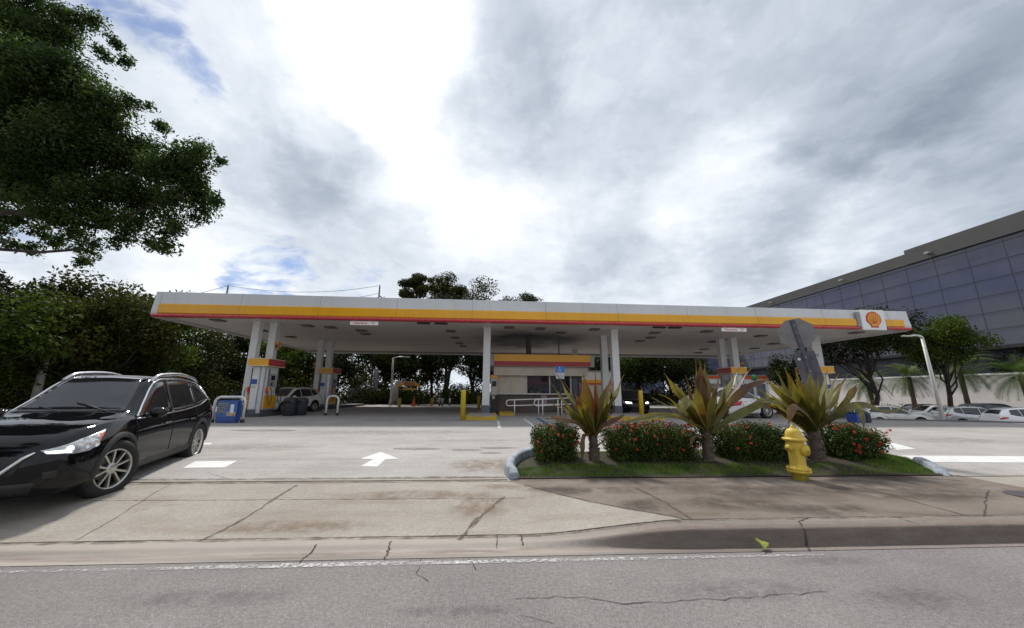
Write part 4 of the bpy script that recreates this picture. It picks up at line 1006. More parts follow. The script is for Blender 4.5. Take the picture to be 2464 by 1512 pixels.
MB().cbox(-.27, .27, -.012, .012, -.14, .14, .004).build('plate', mat('plate_pale', (.72, .8, .82), .4, var=.03), np_)
textmesh('characters', 'ZXEE', .24, mat('plate_ink', (.02, .05, .07), .5), np_, T(0, -.015, 0) @ FRONT, bold=.004)

# hoop barriers
def hoop(px0, px1, py, label, z=.2, Y=None, wd=None):
    a = gp(px0, py, z); b = gp(px1, py, z); c = (a + b) / 2; w_ = abs(b.x - a.x) / 2; h = 1.0
    t = thing('hoop_barrier', label, 'hoop barrier', (c.x, c.y, z), 0, 'white hoop barriers at the pump islands')
    pts = [(-w_, 0, 0), (-w_, 0, h - .22)] + [(-w_ + .22 - .22 * math.cos(k / 5 * math.pi / 2), 0, h - .22 + .22 * math.sin(k / 5 * math.pi / 2)) for k in range(1, 6)] + \
          [(w_ - .22 + .22 * math.sin(k / 5 * math.pi / 2), 0, h - .22 + .22 * math.cos(k / 5 * math.pi / 2)) for k in range(0, 6)] + [(w_, 0, 0)]
    MB().tube(pts, .055, 10).build('hoop', mat('hoop_white', (.72, .70, .68), .5, var=.15, vs=5), t)
    mb = MB()
    for s_ in (-1, 1): mb.lathe([(.075, 0), (.075, .12), (.057, .125)], 12, M=T(s_ * w_, 0, 0))
    mb.split('foot_sleeve', M_dark, t); return t
hoop(509, 583, 1017, 'white hoop barrier round the blue advertising box at the left')
hoop(783, 811, 1000, 'small white hoop barrier at the second left dispenser')
# blue advertising box
p = gp(545, 1018)
t = thing('advertising_box', 'blue advertising box with a phone picture inside the left hoop barrier', 'advertising sign', (p.x, p.y, .2))
MB().cbox(-.42, .42, -.10, .16, 0, .88, .05).build('body', mat('adbox_blue', (.03, .08, .30), .35, var=.15), t)
MB().cbox(-.39, .39, -.112, -.104, .24, .84, .003).build('poster', mat('poster_blue', (.05, .12, .36), .35, var=.2, vs=3), t)
mb = MB()
for i, (z, w_) in enumerate(((.74, .36), (.67, .40), (.58, .34), (.50, .28), (.43, .33))): wobble_line(mb, -.34, -.34 + w_, z, -.118, .012, i)
mb.split('poster_line', mat('poster_yellow', (.55, .45, .12), .5), t)
MB().cbox(.13, .27, -.122, -.114, .38, .72, .003, M=T(0, 0, 0)).build('phone_picture', mat('phone_white', (.7, .75, .8), .3), t)
MB().cbox(.02, .36, -.120, -.114, .27, .44, .003).build('hand_picture', mat('hand_tan', (.55, .38, .28), .5, var=.4), t)
# bins
def bin_(x, y, label, s_=1.0):
    t = thing('waste_bin', label, 'bin', (x, y, .2), 0)
    MB().lathe([(.26 * s_, 0), (.30 * s_, .02), (.33 * s_, .62 * s_), (.34 * s_, .66 * s_)], 20).build('body', mat('bin_dark', (.035, .037, .045), .55, var=.2), t)
    MB().lathe([(.35 * s_, .66 * s_), (.36 * s_, .70 * s_), (.33 * s_, .86 * s_), (.24 * s_, .95 * s_), (0, .97 * s_)], 20).build('lid', M_dark, t)
    MB().box(-.17 * s_, .17 * s_, -.36 * s_, -.30 * s_, .71 * s_, .80 * s_).build('opening', mat('slot_black', (.008, .008, .008), .9), t)
b_ = gp(695, 1001); bin_(b_.x, b_.y, 'dark round bin in front of the silver suv, left of its pair', .95)
b_ = gp(716, 1000); bin_(b_.x + .1, b_.y + .05, 'dark bin in front of the rear wheel of the silver suv', .95)

# ------------------------------------------------------------------ BOLLARDS
M_yel = mat('bollard_yellow', (.60, .42, .02), .5, var=.15, vs=5, bump=.1)
def bollard(px, py, pyt, label, m=M_yel, r=.10, cap=None, name='bollard', grp='yellow bollards'):
    b = gp(px, py); top = dp(px, pyt, b.y).z - .2
    t = thing(name, label, 'bollard', (b.x, b.y, .2), 0, grp)
    MB().lathe([(r, -.02), (r, top - r * .5), (r * .85, top - r * .2), (r * .5, top - .01), (0, top)], 18).build('pipe', m, t)
    if cap: MB().lathe([(r * 1.06, 0), (r * 1.06, top * .42), (r, top * .43)], 16).build('dark_base', M_base, t)
    else: MB().lathe([(r * 1.25, -.01), (r * 1.25, .015), (r, .02)], 16).build('concrete_collar', M_grey, t)
    return t
bollard(1113, 1012, 938, 'tall yellow bollard left of the front column by the yellow kerb', r=.115)
bollard(1545, 1006, 939, 'tall yellow bollard in front of the black car at the right', r=.115)
bollard(1152, 985, 952, 'short yellow bollard just left of the front centre column', r=.12)
bollard(961, 979, 958, 'orange yellow bollard at the foot of the leaning pole', r=.12)
bollard(1039, 977, 957, 'thin orange yellow bollard in the middle of the far pavement', r=.10)
Mw = mat('bollard_white', (.7, .7, .7), .5)
bollard(1057, 977, 958, 'left one of the pair of white posts with dark bottoms', Mw, .09, True, grp='white and dark posts')
bollard(1064, 977, 958, 'right one of the pair of white posts with dark bottoms', Mw, .09, True, grp='white and dark posts')
bollard(1082, 976, 959, 'single white post with dark bottom right of the pair', Mw, .09, True, grp='white and dark posts')
bollard(1159, 985, 963, 'thin white post beside the short yellow bollard', Mw, .05, grp='white and dark posts')
c_ = gp(995, 978)
t = thing('traffic_cone', 'orange traffic cone on the far pavement', 'traffic cone', (c_.x, c_.y, .2))
MB().lathe([(.17, .02), (.03, .80), (.0, .81)], 16).build('cone', mat('cone_orange', (.75, .10, .02), .5), t); MB().cbox(-.24, .24, -.24, .24, 0, .03, .008).build('base', mat('cone_orange', (.75, .10, .02), .5), t)

# yellow kerbs (column plinths and shop kerb)
M_ykerb = mat('kerb_yellow', (.58, .40, .03), .6, var=.3, vs=4, bump=.2, col2=(.42, .28, .04))
M_slab = mat('plinth_concrete', (.36, .31, .29), .85, var=.2, bump=.2)
def ykerb(px0, px1, py, depth, label, h=.17):
    a = gp(px0, py); b = gp(px1, py); y0 = (a.y + b.y) / 2; w_ = b.x - a.x
    t = thing('kerbed_plinth', label, 'kerb', (a.x, y0, .2), 0, 'yellow edged plinths')
    MB().cbox(0, w_, 0, .15, -.05, h, .02).cbox(w_ - .15, w_ - .002, .152, depth, -.05, h - .002, .02).cbox(0.002, .15, .152, depth, -.05, h - .002, .02).build('yellow_kerb', M_ykerb, t)
    MB().box(.152, w_ - .152, .152, depth, -.05, h - .012).build('top_slab', M_slab, t)
    return t
ykerb(1119, 1196, 1012, 3.2, 'yellow kerbed plinth under the front centre column')
ykerb(1472, 1600, 1012, 3.2, 'yellow kerbed plinth under the right centre columns')

# ------------------------------------------------------------------ SHOP KIOSK
KY = 22.6
def kx(px): return dp(px, 950, KY).x
def kz(py, px=1300): return dp(px, py, KY).z
x0, x1 = kx(1189), kx(1408)
k = thing('shop_kiosk', 'small beige and brown station shop with yellow and red fascia under the canopy', 'shop', ((x0 + x1) / 2, KY, .2)); ko = Vector(((x0 + x1) / 2, KY, .2))
def kb(mb, a, b, c, d, e, f, ch=0):
    return (mb.cbox(a - ko.x, b - ko.x, c - ko.y, d - ko.y, e - ko.z, f - ko.z, ch) if ch else mb.box(a - ko.x, b - ko.x, c - ko.y, d - ko.y, e - ko.z, f - ko.z))
ztop = kz(856); zf0 = kz(884); zl = kz(905); zc = kz(948)
M_beige = mat('wall_beige', (.60, .53, .43), .75, var=.1, vs=2, bump=.1); M_brown = mat('wall_brown', (.12, .088, .078), .8, var=.25, vs=2, bump=.1)
xw0, xw1 = kx(1267), kx(1374)
kb(MB(), x0, x1, KY, KY + 4.4, .18, zc - .05).build('lower_wall', M_brown, k)
kb(kb(MB(), x0, xw0, KY + .002, KY + .3, zc - .05, zl), x0, x0 + .2, KY + .302, KY + 4.4, zc - .05, zl).build('upper_wall', M_beige, k)
kb(MB(), x0, kx(1376), KY - .16, KY + .05, zc - .05, zc + .03, .01).build('counter_ledge', mat('ledge_light', (.62, .58, .55), .5), k)
kb(MB(), x0 - .05, kx(1414), KY - .35, KY + 4.6, zl, zf0, .02).build('lintel', M_beige, k)
kb(MB(), kx(1178), kx(1427), KY - .62, KY + 4.9, zf0 + .0, ztop - .02, .02).build('roof', mat('kiosk_roof_grey', (.42, .40, .39), .6), k)
kb(MB(), kx(1187.5), kx(1417), KY - .66, KY - .62, zf0 + .30, ztop - .01).build('yellow_band', M_orange, k)
kb(MB(), kx(1187.5), kx(1417), KY - .69, KY - .622, zf0 + .03, zf0 + .295).build('red_band', mat('kiosk_red', (.42, .03, .03), .4), k)
# window with interior
gl = bpy.data.materials.new('shop_glass'); gl.use_nodes = True; tt = NT(gl.node_tree); bb = tt.n['Principled BSDF']; bb.inputs['Base Color'].default_value = (.02, .02, .03, 1); bb.inputs['Roughness'].default_value = .03
trn = tt.node('ShaderNodeBsdfTransparent'); mxx = tt.node('ShaderNodeMixShader'); mxx.inputs[0].default_value = .22; tt.l.new(trn.outputs[0], mxx.inputs[1]); tt.l.new(bb.outputs[0], mxx.inputs[2]); tt.l.new(mxx.outputs[0], tt.n['Material Output'].inputs[0])
kb(MB(), xw0, xw1, KY + .06, KY + .07, zc, zl).build('shop_window', gl, k)
kb(MB(), xw0 - .02, x1 - .2, KY + 1.8, KY + 1.85, zc - .05, zl).build('interior_wall', mat('interior', (.42, .40, .42), .8, var=.4, vs=2), k)
mb = MB(); 
for px in (1231, 1267, 1323, 1374): kb(mb, kx(px) - .04, kx(px) + .04, KY - .03, KY + .05, zc, zl)
mb.split('window_mullion', mat('mullion_light', (.55, .52, .48), .5), k)
kb(MB(), kx(1323) + .0, kx(1331), KY - .02, KY + .058, zc, zl).build('dark_pier', mat('pier_dark', (.035, .03, .03), .6), k)
kb(MB(), xw0 + .03, kx(1336), KY + .25, KY + .35, zc + .55, zc + 1.02).build('maroon_shelf_banner', mat('maroon', (.16, .02, .05), .6), k)
rg = random.Random(4); shm = {0: [], 1: [], 2: []}
mats3 = [mat('goods_pale', (.4, .36, .36), .6, var=.4, vs=8), mat('goods_dark', (.08, .06, .07), .6, var=.4), mat('goods_red', (.25, .06, .06), .6)]
for q in range(3):
    mb = MB()
    for i in range(12):
        xx = rg.uniform(xw0 + .1, xw1 - .2); zz_ = zc + rg.choice((.0, .25, .5)) ; kb(mb, xx, xx + rg.uniform(.08, .25), KY + .5 + q * .13 + i * .04, KY + .6 + q * .13 + i * .04, zz_, zz_ + rg.uniform(.1, .22))
    mb.split('shelf_goods', mats3[q], k)
# door zone at right
kb(MB(), xw1 + .03, kx(1404), KY + .3, KY + 4.3, zc - .05, zl).build('entrance_wall', mat('entrance_dark', (.09, .08, .085), .6, var=.3), k)
kb(MB(), kx(1380), kx(1392), KY + .24, KY + .296, .22, zl - .1).build('door', mat('door_glass', (.05, .055, .07), .15), k)
kb(MB(), kx(1396), kx(1402), KY + .2, KY + .296, .5, zl - .4).build('door_poster', mat('poster_mix', (.35, .15, .25), .5, var=.6, vs=6), k)
kb(MB(), kx(1302), kx(1316), KY - .03, KY - .002, .62, zc - .08).build('wall_panel', mat('panel_mauve', (.30, .25, .27), .6), k)
# flue and pipe to the canopy
kb(MB(), kx(1272), kx(1283), KY + 1.0, KY + 1.5, ztop - .02, SZ - .005).build('flue', mat('flue_dark', (.10, .085, .085), .7), k)
kb(MB(), kx(1352), kx(1354.5), KY + .8, KY + .88, ztop - .02, SZ - .005).build('vent_pipe', mat('flue_dark', (.10, .085, .085), .7), k)
# kerb & ramp slab in front
p = gp(1202, 1001); q = gp(1239, 1003)
tag(MB().cbox(0, q.x - p.x, 0, KY - p.y - .02, -.05, .15, .02).build('yellow_kerb_block', M_ykerb, loc=(p.x, p.y, .2)), 'long yellow kerb block at the left foot of the shop', 'kerb')
tag(MB().add([(q.x + .02, q.y + .3, .203), (kx(1400), q.y + .3, .203), (kx(1400), q.y + .3, .30), (kx(1400), KY - .01, .30), (kx(1400), KY - .01, .2), (q.x + .02, KY - .01, .2), (q.x + .02, KY - .01, .208), (q.x + .02, KY - .01, .21)], [(0, 1, 2), (0, 2, 3, 6), (1, 4, 3, 2), (0, 6, 5)]).build('entrance_ramp', M_slab), kind='structure')
# hand rails
def rail(pxs, py0, pyt, pym, Y, label, loop_left=True, xend=None):
    a = dp(pxs[0], py0, Y); t = thing('handrail', label, 'handrail', (a.x, Y, .2), 0, 'handrails of the shop ramp')
    X = [dp(px, py0, Y).x - a.x for px in pxs]; zt = dp(pxs[0], pyt, Y).z - .2; zm = dp(pxs[0], pym, Y).z - .2
    r_ = (zt - zm) / 2; lx = -.45; xe = (dp(xend, py0, Y).x - a.x) if xend else X[-1]
    pts = [(xe, 0, zt + .10 * (xend is not None)), (lx + r_, 0, zt)] + [(lx + r_ - r_ * math.sin(k / 8 * math.pi), 0, zt - r_ + r_ * math.cos(k / 8 * math.pi)) for k in range(1, 9)] + [(xe, 0, zm + .10 * (xend is not None))]
    Mr = mat('rail_white', (.72, .70, .68), .4, .2)
    MB().tube(pts, .03, 8).build('rail_tube', Mr, t)
    for x in X: MB().tube([(x, 0, -.02), (x, 0, zt)], .03, 8).build('rail_post', Mr, t)
rail((1238, 1297 - 1), 1003, 963, 977, 19.8, 'left looped white handrail in front of the shop', xend=1345)
rail((1306, 1343, 1352), 1004, 962, 977, 19.3, 'right looped white handrail nearer the parking sign', xend=1375)
# disabled parking sign
p = gp(1354, 1003); t = thing('parking_sign', 'blue and white disabled parking sign on a thin dark post before the shop', 'sign', (p.x - .1, p.y, .2))
zt = dp(1345, 882, p.y).z - .2; hh = dp(1345, 882, p.y).z - dp(1345, 897, p.y).z
MB().tube([(0, 0, -.05), (0, 0, zt)], .03, 8).build('post', M_dark, t)
MB().cbox(-.24, .24, -.05, -.035, zt - hh, zt, .004).build('blue_panel', mat('access_blue', (.02, .16, .55), .35), t)
MB().cbox(-.23, .23, -.05, -.035, zt - hh * 2.0, zt - hh - .02, .004).build('white_panel', mat('sign_white2', (.6, .6, .6), .5), t)
mb = MB().lathe([(.03, 0), (.03, .004), (0, .005)], 12, M=T(-.02, -.052, zt - .06) @ rotx(R(90)))
mb.tube([(-.02, -.053, zt - .09), (-.015, -.053, zt - .19), (.06, -.053, zt - .19), (.09, -.053, zt - .27)], .012, 6)
mb.tube([(-.03 + .075 * math.cos(a), -.053, zt - .22 + .075 * math.sin(a)) for a in [R(110 + 22 * i) for i in range(11)]], .010, 6)
mb.build('wheelchair_symbol', mat('sign_white', (.85, .85, .84), .4, var=.03), t)
wl = MB()
for i in range(4): wobble_line(wl, -.16, .16, zt - hh - .09 - i * .07, -.054, .008, i)
wl.split('text_line', M_grey, t)
# air / vacuum machine at left of the shop
p = gp(1183, 993); t = thing('air_machine', 'tall air machine with orange top between the white column and the shop', 'air machine', (p.x + .1, KY - .35, .2))
h = dp(1183, 903, KY - .35).z - .2
MB().cbox(-.20, .20, -.2, .2, 0, h * .48, .02).build('dark_cabinet', M_dark, t)
MB().cbox(-.19, .19, -.19, .19, h * .482, h * .92, .02).build('pale_cabinet', mat('machine_pale', (.55, .5, .42), .5), t)
MB().cbox(-.22, .22, -.22, .22, h * .922, h, .02).build('orange_top', M_orange, t)
MB().box(-.12, .14, -.2, -.192, h * .70, h * .84).build('display', M_dark, t)
MB().cbox(-.10, .06, -.23, -.202, h * .38, h * .46, .01).build('control_box', mat('machine_pale', (.55, .5, .42), .5), t)
# ------------------------------------------------------------------ other small buildings under/behind the canopy
def boxbuilding(px0, px1, pyt, pyb, Y, depth, label, bands, cat='building', wall=(.7, .66, .58), name='car_wash_building'):
    a = dp(px0, pyb, Y); b = dp(px1, pyb, Y); zt = dp((px0 + px1) / 2, pyt, Y).z; z0 = min(a.z, .2)
    t = thing(name, label, cat, ((a.x + b.x) / 2, Y, z0)); w_ = (b.x - a.x) / 2
    MB().box(-w_, w_, 0, depth, -.3, zt - z0).build('wall', mat('bw_%s' % name, wall, .7, var=.06, vs=1), t)
    MB().cbox(-w_ - .1, w_ + .1, -.1, depth + .1, zt - z0, zt - z0 + .12, .02).build('roof', M_grey, t)
    for i, (ya, yb, m_, nm) in enumerate(bands):
        za = dp((px0 + px1) / 2, ya, Y).z - z0; zb = dp((px0 + px1) / 2, yb, Y).z - z0
        MB().box(-w_ - .03, w_ + .03, -.06 - .01 * i, -.004, zb, za).build(nm, m_, t)
    return t, w_, z0
t, w_, z0 = boxbuilding(1395, 1475, 895, 985, 37, 7, 'small cream building with yellow and red stripe right behind the shop', [(915, 922.5, M_orange, 'yellow_stripe'), (922.8, 926, M_red, 'red_stripe')])
MB().box(.1, .9, -.05, -.004, .3, 2.3).build('door', mat('door_cream', (.55, .5, .42), .6), t)
t, w_, z0 = boxbuilding(1690, 1856, 905, 985, 41, 8, 'white building with red and orange fascia behind the middle spiky plant', [(905, 912, mat('orange_red', (.7, .12, .03), .4), 'fascia_band')], wall=(.75, .74, .72), name='neighbour_shop')
MB().lathe([(.35, 0), (.35, .05), (0, .06)], 20, M=T(w_ - 1.6, -.08, dp(1826, 909, 41).z - z0) @ rotx(R(90))).build('green_disc', mat('disc_green', (.03, .35, .12), .4), t)
for i in range(5): MB().box(-w_ + .8 + i * 1.5, -w_ + 1.9 + i * 1.5, -.04, -.004, 1.0, 2.9).build('window', mat('shop_win', (.22, .24, .26), .15, var=.4, vs=1), t)
# ------------------------------------------------------------------ CAR WASH ARCH, POLES
p = dp(972, 935, 34); q = dp(1011, 922, 34)
t = thing('height_bar_arch', 'yellow arched height bar hanging among the trees beyond the pavement', 'height bar', (dp(984, 935, 34).x, 34, .2))
ax0, ax1 = dp(956, 927, 34).x - t.location.x, dp(1012, 927, 34).x - t.location.x; az = dp(984, 918, 34).z - .2; az2 = dp(956, 928, 34).z - .2
pts = [(ax0 + (ax1 - ax0) * i / 12, 0, az2 + (az - az2) * math.sin(math.pi * i / 12) ** .7) for i in range(13)]
mb = MB()
for i in range(12):
    (xa, _, za), (xb, _, zb) = pts[i], pts[i + 1]
    mb.add([(xa, -.1, za), (xb, -.1, zb), (xb, -.1, zb - .28), (xa, -.1, za - .28), (xa, .1, za), (xb, .1, zb), (xb, .1, zb - .28), (xa, .1, za - .28)], [(0, 1, 2, 3), (4, 7, 6, 5), (0, 4, 5, 1), (3, 2, 6, 7), (0, 3, 7, 4), (1, 5, 6, 2)])
mb.build('arch_beam', M_orange, t)
MB().cbox(-.45, .45, -.14, -.104, az - .42, az - .12, .01).build('sign_panel', mat('arch_sign', (.6, .25, .12), .5, var=.3), t)
MB().cbox(-.55, .65, -.05, .05, az - .78, az - .62, .02).build('lower_bar', M_orange, t)
MB().tube([(ax0 * .9, 0, -.05), (ax0 * .9, 0, az2)], .06, 8).build('support_post', M_grey, t); MB().tube([(ax1 * .9, 0, -.05), (ax1 * .9, 0, az2)], .06, 8).build('support_post', M_dark, t)
def pole(name, px0, py0, px1, py1, Y, r0, r1, m, label, cat, z0=.2, arm=None):
    b = dp(px0, py0, Y); e = dp(px1, py1, Y)
    t = thing(name, label, cat, (b.x, Y, z0)); e = e - Vector((b.x, Y, z0)); b0 = Vector((0, 0, -.1))
    MB().tube([b0, e * .5, e], [r0, (r0 + r1) / 2, r1], 12).build('shaft', m, t)
    return t, e
M_polec = mat('pole_concrete', (.42, .40, .37), .8, var=.25, vs=3, bump=.3)
M_polem = mat('pole_metal', (.5, .5, .48), .5, .3, var=.1)
pole('leaning_pole', 941, 983, 958, 917, 36, .34, .24, M_polec, 'thick pale pole leaning right beside the height bar', 'pole')
t, e = pole('light_pole', 942, 955, 946, 862, 35, .13, .08, M_polem, 'thin grey light pole with a short arm under the canopy left half', 'light pole')
MB().tube([e, e + Vector((.5, 0, .12)), e + Vector((1.1, 0, .12))], .05, 6).build('arm', M_polem, t); MB().cbox(e.x + 1.0, e.x + 1.6, -.14, .14, e.z + .06, e.z + .18, .03).build('lamp_head', M_polem, t)
t = thing('sign_pylon', 'grey slab pylon with a low grey wall at its foot among the left trees', 'pylon', (dp(899, 973, 37).x, 37, .2))
zt = dp(900, 889, 37).z - .2; w_ = (dp(904, 900, 37).x - dp(893, 900, 37).x)
MB().cbox(-w_ / 2, w_ / 2, -.15, .15, -.1, zt, .03).build('pylon_slab', mat('pylon_grey', (.24, .22, .25), .6), t)
MB().cbox(-w_ / 2 - 2.3, -w_ / 2 - .02, -.1, .1, -.1, dp(880, 935, 37).z - .2, .03).build('low_wall', mat('pylon_grey', (.24, .22, .25), .6), t)
pole('utility_pole', 86, 960, 124, 808, 19.5, .17, .12, M_polec, 'weathered pale pole standing in front of the dark trees at far left', 'pole', z0=.1)
# right lamp post
t, e = pole('street_lamp', 2275, 1030, 2219, 814, 20.2, .12, .075, mat('lamp_paint', (.62, .60, .56), .45, var=.08), 'pale lamp post with flat arm at the right edge of the pavement', 'street lamp', z0=LOWZ)
MB().tube([e, e + Vector((-.1, 0, .12)), e + Vector((-.4, 0, .16)), e + Vector((-.75, 0, .12))], [.09, .07, .055, .05], 8).build('arm', mat('lamp_paint', (.62, .60, .56), .45), t)
MB().cbox(e.x - 1.25, e.x - .7, -.13, .13, e.z + .07, e.z + .15, .03).build('lamp_head', mat('lamp_paint', (.62, .60, .56), .45), t)
# power poles & wires behind
def power_pole(px, pyt, Y, label):
    p = dp(px, pyt, Y); t = thing('power_pole', label, 'power pole', (p.x, Y, .0), 0, 'power poles behind the canopy'); h = p.z
    MB().tube([(0, 0, 0), (0, 0, h)], [.2, .13], 10).build('shaft', mat('wood_pole', (.2, .15, .12), .9, var=.3), t)
    MB().box(-.15, 2.2, -.08, .08, -.08, .08, M=T(0, 0, h - 1.6) @ roty(R(35))).build('cross_arm', mat('wood_pole', (.2, .15, .12), .9), t)
    for dx, dz in ((0, .0), (.9, -2.1), (1.8, -2.7)): MB().lathe([(.09, 0), (.11, .1), (.05, .2), (.09, .26), (.0, .4)], 10, M=T(dx, 0, h + dz)).build('insulator', mat('porcelain', (.35, .3, .3), .3), t)
    return Vector((p.x, Y, h))
W1 = power_pole(549, 690, 62, 'left power pole showing just above the canopy roof'); W2 = power_pole(914, 690, 62, 'right power pole showing just above the canopy roof')
for i, (dz, sag) in enumerate(((.2, 1.2), (-1.2, 1.6), (-1.9, 1.4))):
    mb = MB(); mb.tube([Vector((W1.x, 62, W1.z + dz)) + (W2 - W1) * (j / 20) + Vector((0, 0, -sag * 4 * (j / 20) * (1 - j / 20))) for j in range(21)], .035, 4)
    tag(mb.build('power_wire', mat('wire', (.08, .08, .1), .6)), ('uppermost', 'middle', 'lowest')[i] + ' wire strung between the two power poles above the roof', 'wire', 'wires between the power poles')
    mb = MB(); e2 = W1 + Vector((-30, 8, -2)); mb.tube([Vector((W1.x, 62, W1.z + dz)) + (e2 - W1) * (j / 12) + Vector((0, 0, -sag * 4 * (j / 12) * (1 - j / 12))) for j in range(13)], .035, 4)
    if i == 0: tag(mb.build('power_wire', mat('wire', (.08, .08, .1), .6)), 'wire running left from the left power pole', 'wire', 'wires between the power poles')

# ------------------------------------------------------------------ CARS
def paint(name, col, metal=.0, rough=.28, coat=1.0):
    if name in MATS: return MATS[name]
    m = bpy.data.materials.new(name); m.use_nodes = True; t = NT(m.node_tree); b = t.n['Principled BSDF']
    tc = t.node('ShaderNodeTexCoord').outputs['Object']
    b.inputs['Base Color'].default_value = (*col, 1); b.inputs['Metallic'].default_value = metal; b.inputs['Roughness'].default_value = rough
    t.l.new(t.mix(t.mr(t.noise(t.scale(tc, (1, 1, 3)), 2.5, 4), .45, .75, 0, .18), col, tuple(c * .8 for c in col)), b.inputs['Base Color'])
    b.inputs['Coat Weight'].default_value = coat; b.inputs['Coat Roughness'].default_value = .02; b.inputs['Specular IOR Level'].default_value = .0 if max(col) < .02 else .4; MATS[name] = m; return m
def carglass():
    if 'car_glass' in MATS: return MATS['car_glass']
    m = bpy.data.materials.new('car_glass'); m.use_nodes = True; t = NT(m.node_tree); b = t.n['Principled BSDF']
    b.inputs['Base Color'].default_value = (.012, .012, .014, 1); b.inputs['Roughness'].default_value = .02; b.inputs['Specular IOR Level'].default_value = .85
    MATS['car_glass'] = m; return m
M_tyre = mat('tyre_rubber', (.018, .018, .018), .8, var=.3, vs=20, bump=.3)
M_rim = mat('alloy_rim', (.55, .54, .50), .32, .85, var=.1)
M_clad = mat('black_cladding', (.022, .022, .022), .55, var=.3, vs=8, bump=.15)
M_chrome = mat('chrome', (.80, .80, .82), .10, 1.0, var=.03)
M_well = mat('wheel_well', (.006, .006, .006), .95)
M_lens = mat('lamp_lens', (.55, .58, .60), .08, .0, var=.5, vs=12, coat=1.0)
M_amber = mat('amber_lens', (.65, .12, .01), .15, coat=1)
M_redl = mat('tail_lamp_red', (.40, .012, .012), .15, coat=1)
# keys: x, zb, wbot, wsill, wlow, wmid, wbelt, zbelt, wtop, ztop_edge, wroof, zroof
SUVK = [(-2.17, .42, .30, .45, .60, .62, .55, .74, .50, .78, .3, .80), (-2.12, .36, .50, .66, .76, .78, .70, .84, .64, .88, .4, .90), (-2.0, .30, .62, .80, .86, .86, .76, 1.02, .68, 1.12, .5, 1.14), (-1.86, .26, .66, .86, .89, .885, .80, 1.13, .66, 1.26, .5, 1.31), (-1.68, .24, .7, .89, .905, .90, .82, 1.17, .62, 1.40, .46, 1.47),
        (-1.3, .22, .72, .90, .92, .915, .835, 1.075, .60, 1.52, .46, 1.555), (-.6, .22, .72, .885, .905, .91, .84, 1.01, .61, 1.56, .46, 1.60), (0, .22, .72, .88, .90, .905, .84, .985, .61, 1.545, .46, 1.585), (.28, .22, .72, .88, .90, .905, .838, .975, .62, 1.47, .47, 1.53),
        (.62, .22, .72, .885, .905, .905, .835, .965, .70, 1.21, .55, 1.31), (.98, .22, .72, .89, .91, .905, .83, .955, .79, .99, .66, 1.065), (1.15, .22, .72, .89, .915, .905, .82, .945, .77, .985, .62, 1.03), (1.4, .22, .72, .89, .92, .90, .80, .925, .74, .97, .5, 1.0), (1.7, .22, .70, .87, .90, .875, .75, .885, .67, .93, .45, .955),
        (1.92, .22, .66, .80, .84, .81, .68, .83, .58, .87, .4, .89), (2.07, .24, .56, .68, .73, .72, .60, .76, .5, .80, .35, .82), (2.15, .27, .42, .52, .58, .60, .50, .68, .42, .71, .3, .73), (2.20, .32, .25, .34, .38, .42, .36, .60, .3, .62, .2, .63)]
SEDK = [(-2.30, .42, .30, .45, .58, .60, .52, .74, .46, .80, .3, .82), (-2.22, .32, .5, .66, .76, .76, .66, .88, .6, .95, .4, .97), (-1.95, .26, .64, .82, .86, .85, .74, .96, .66, 1.01, .5, 1.03), (-1.55, .22, .7, .87, .89, .88, .78, .98, .68, 1.06, .52, 1.10), (-1.0, .20, .72, .88, .90, .89, .79, .96, .58, 1.33, .45, 1.38), (-.5, .2, .72, .87, .89, .89, .79, .94, .56, 1.40, .44, 1.45),
        (0, .2, .72, .87, .89, .885, .79, .92, .56, 1.40, .44, 1.45), (.3, .2, .72, .87, .89, .885, .79, .91, .58, 1.34, .45, 1.39), (.75, .2, .72, .87, .89, .88, .785, .90, .70, 1.09, .56, 1.15), (1.1, .2, .72, .87, .89, .88, .77, .89, .74, .93, .6, .98), (1.5, .2, .7, .86, .89, .87, .74, .85, .68, .89, .5, .91), (1.9, .2, .66, .8, .84, .80, .66, .77, .58, .80, .4, .82), (2.15, .22, .55, .66, .72, .68, .56, .68, .48, .70, .32, .72), (2.30, .28, .3, .4, .46, .46, .38, .56, .32, .58, .22, .59)]
def pchip(xs, ys, x):
    i = 0
    while i < len(xs) - 2 and x > xs[i + 1]: i += 1
    h = [xs[j + 1] - xs[j] for j in range(len(xs) - 1)]; dl = [(ys[j + 1] - ys[j]) / h[j] for j in range(len(h))]
    def m(j):
        if j == 0: return dl[0]
        if j == len(xs) - 1: return dl[-1]
        a, b = dl[j - 1], dl[j]
        return 0 if a * b <= 0 else 2 * a * b / (a + b)
    t = (x - xs[i]) / h[i]; t = max(0, min(1, t)); a, b = m(i) * h[i], m(i + 1) * h[i]
    return (2 * t ** 3 - 3 * t * t + 1) * ys[i] + (t ** 3 - 2 * t * t + t) * a + (-2 * t ** 3 + 3 * t * t) * ys[i + 1] + (t ** 3 - t * t) * b
def lerp2(P, t):
    seg = [(Vector(P[i + 1]) - Vector(P[i])).length for i in range(len(P) - 1)]; tot = sum(seg); d = t * tot
    for i, s_ in enumerate(seg):
        if d <= s_ or i == len(seg) - 1: return Vector(P[i]).lerp(Vector(P[i + 1]), min(1, d / max(s_, 1e-6)))
        d -= s_
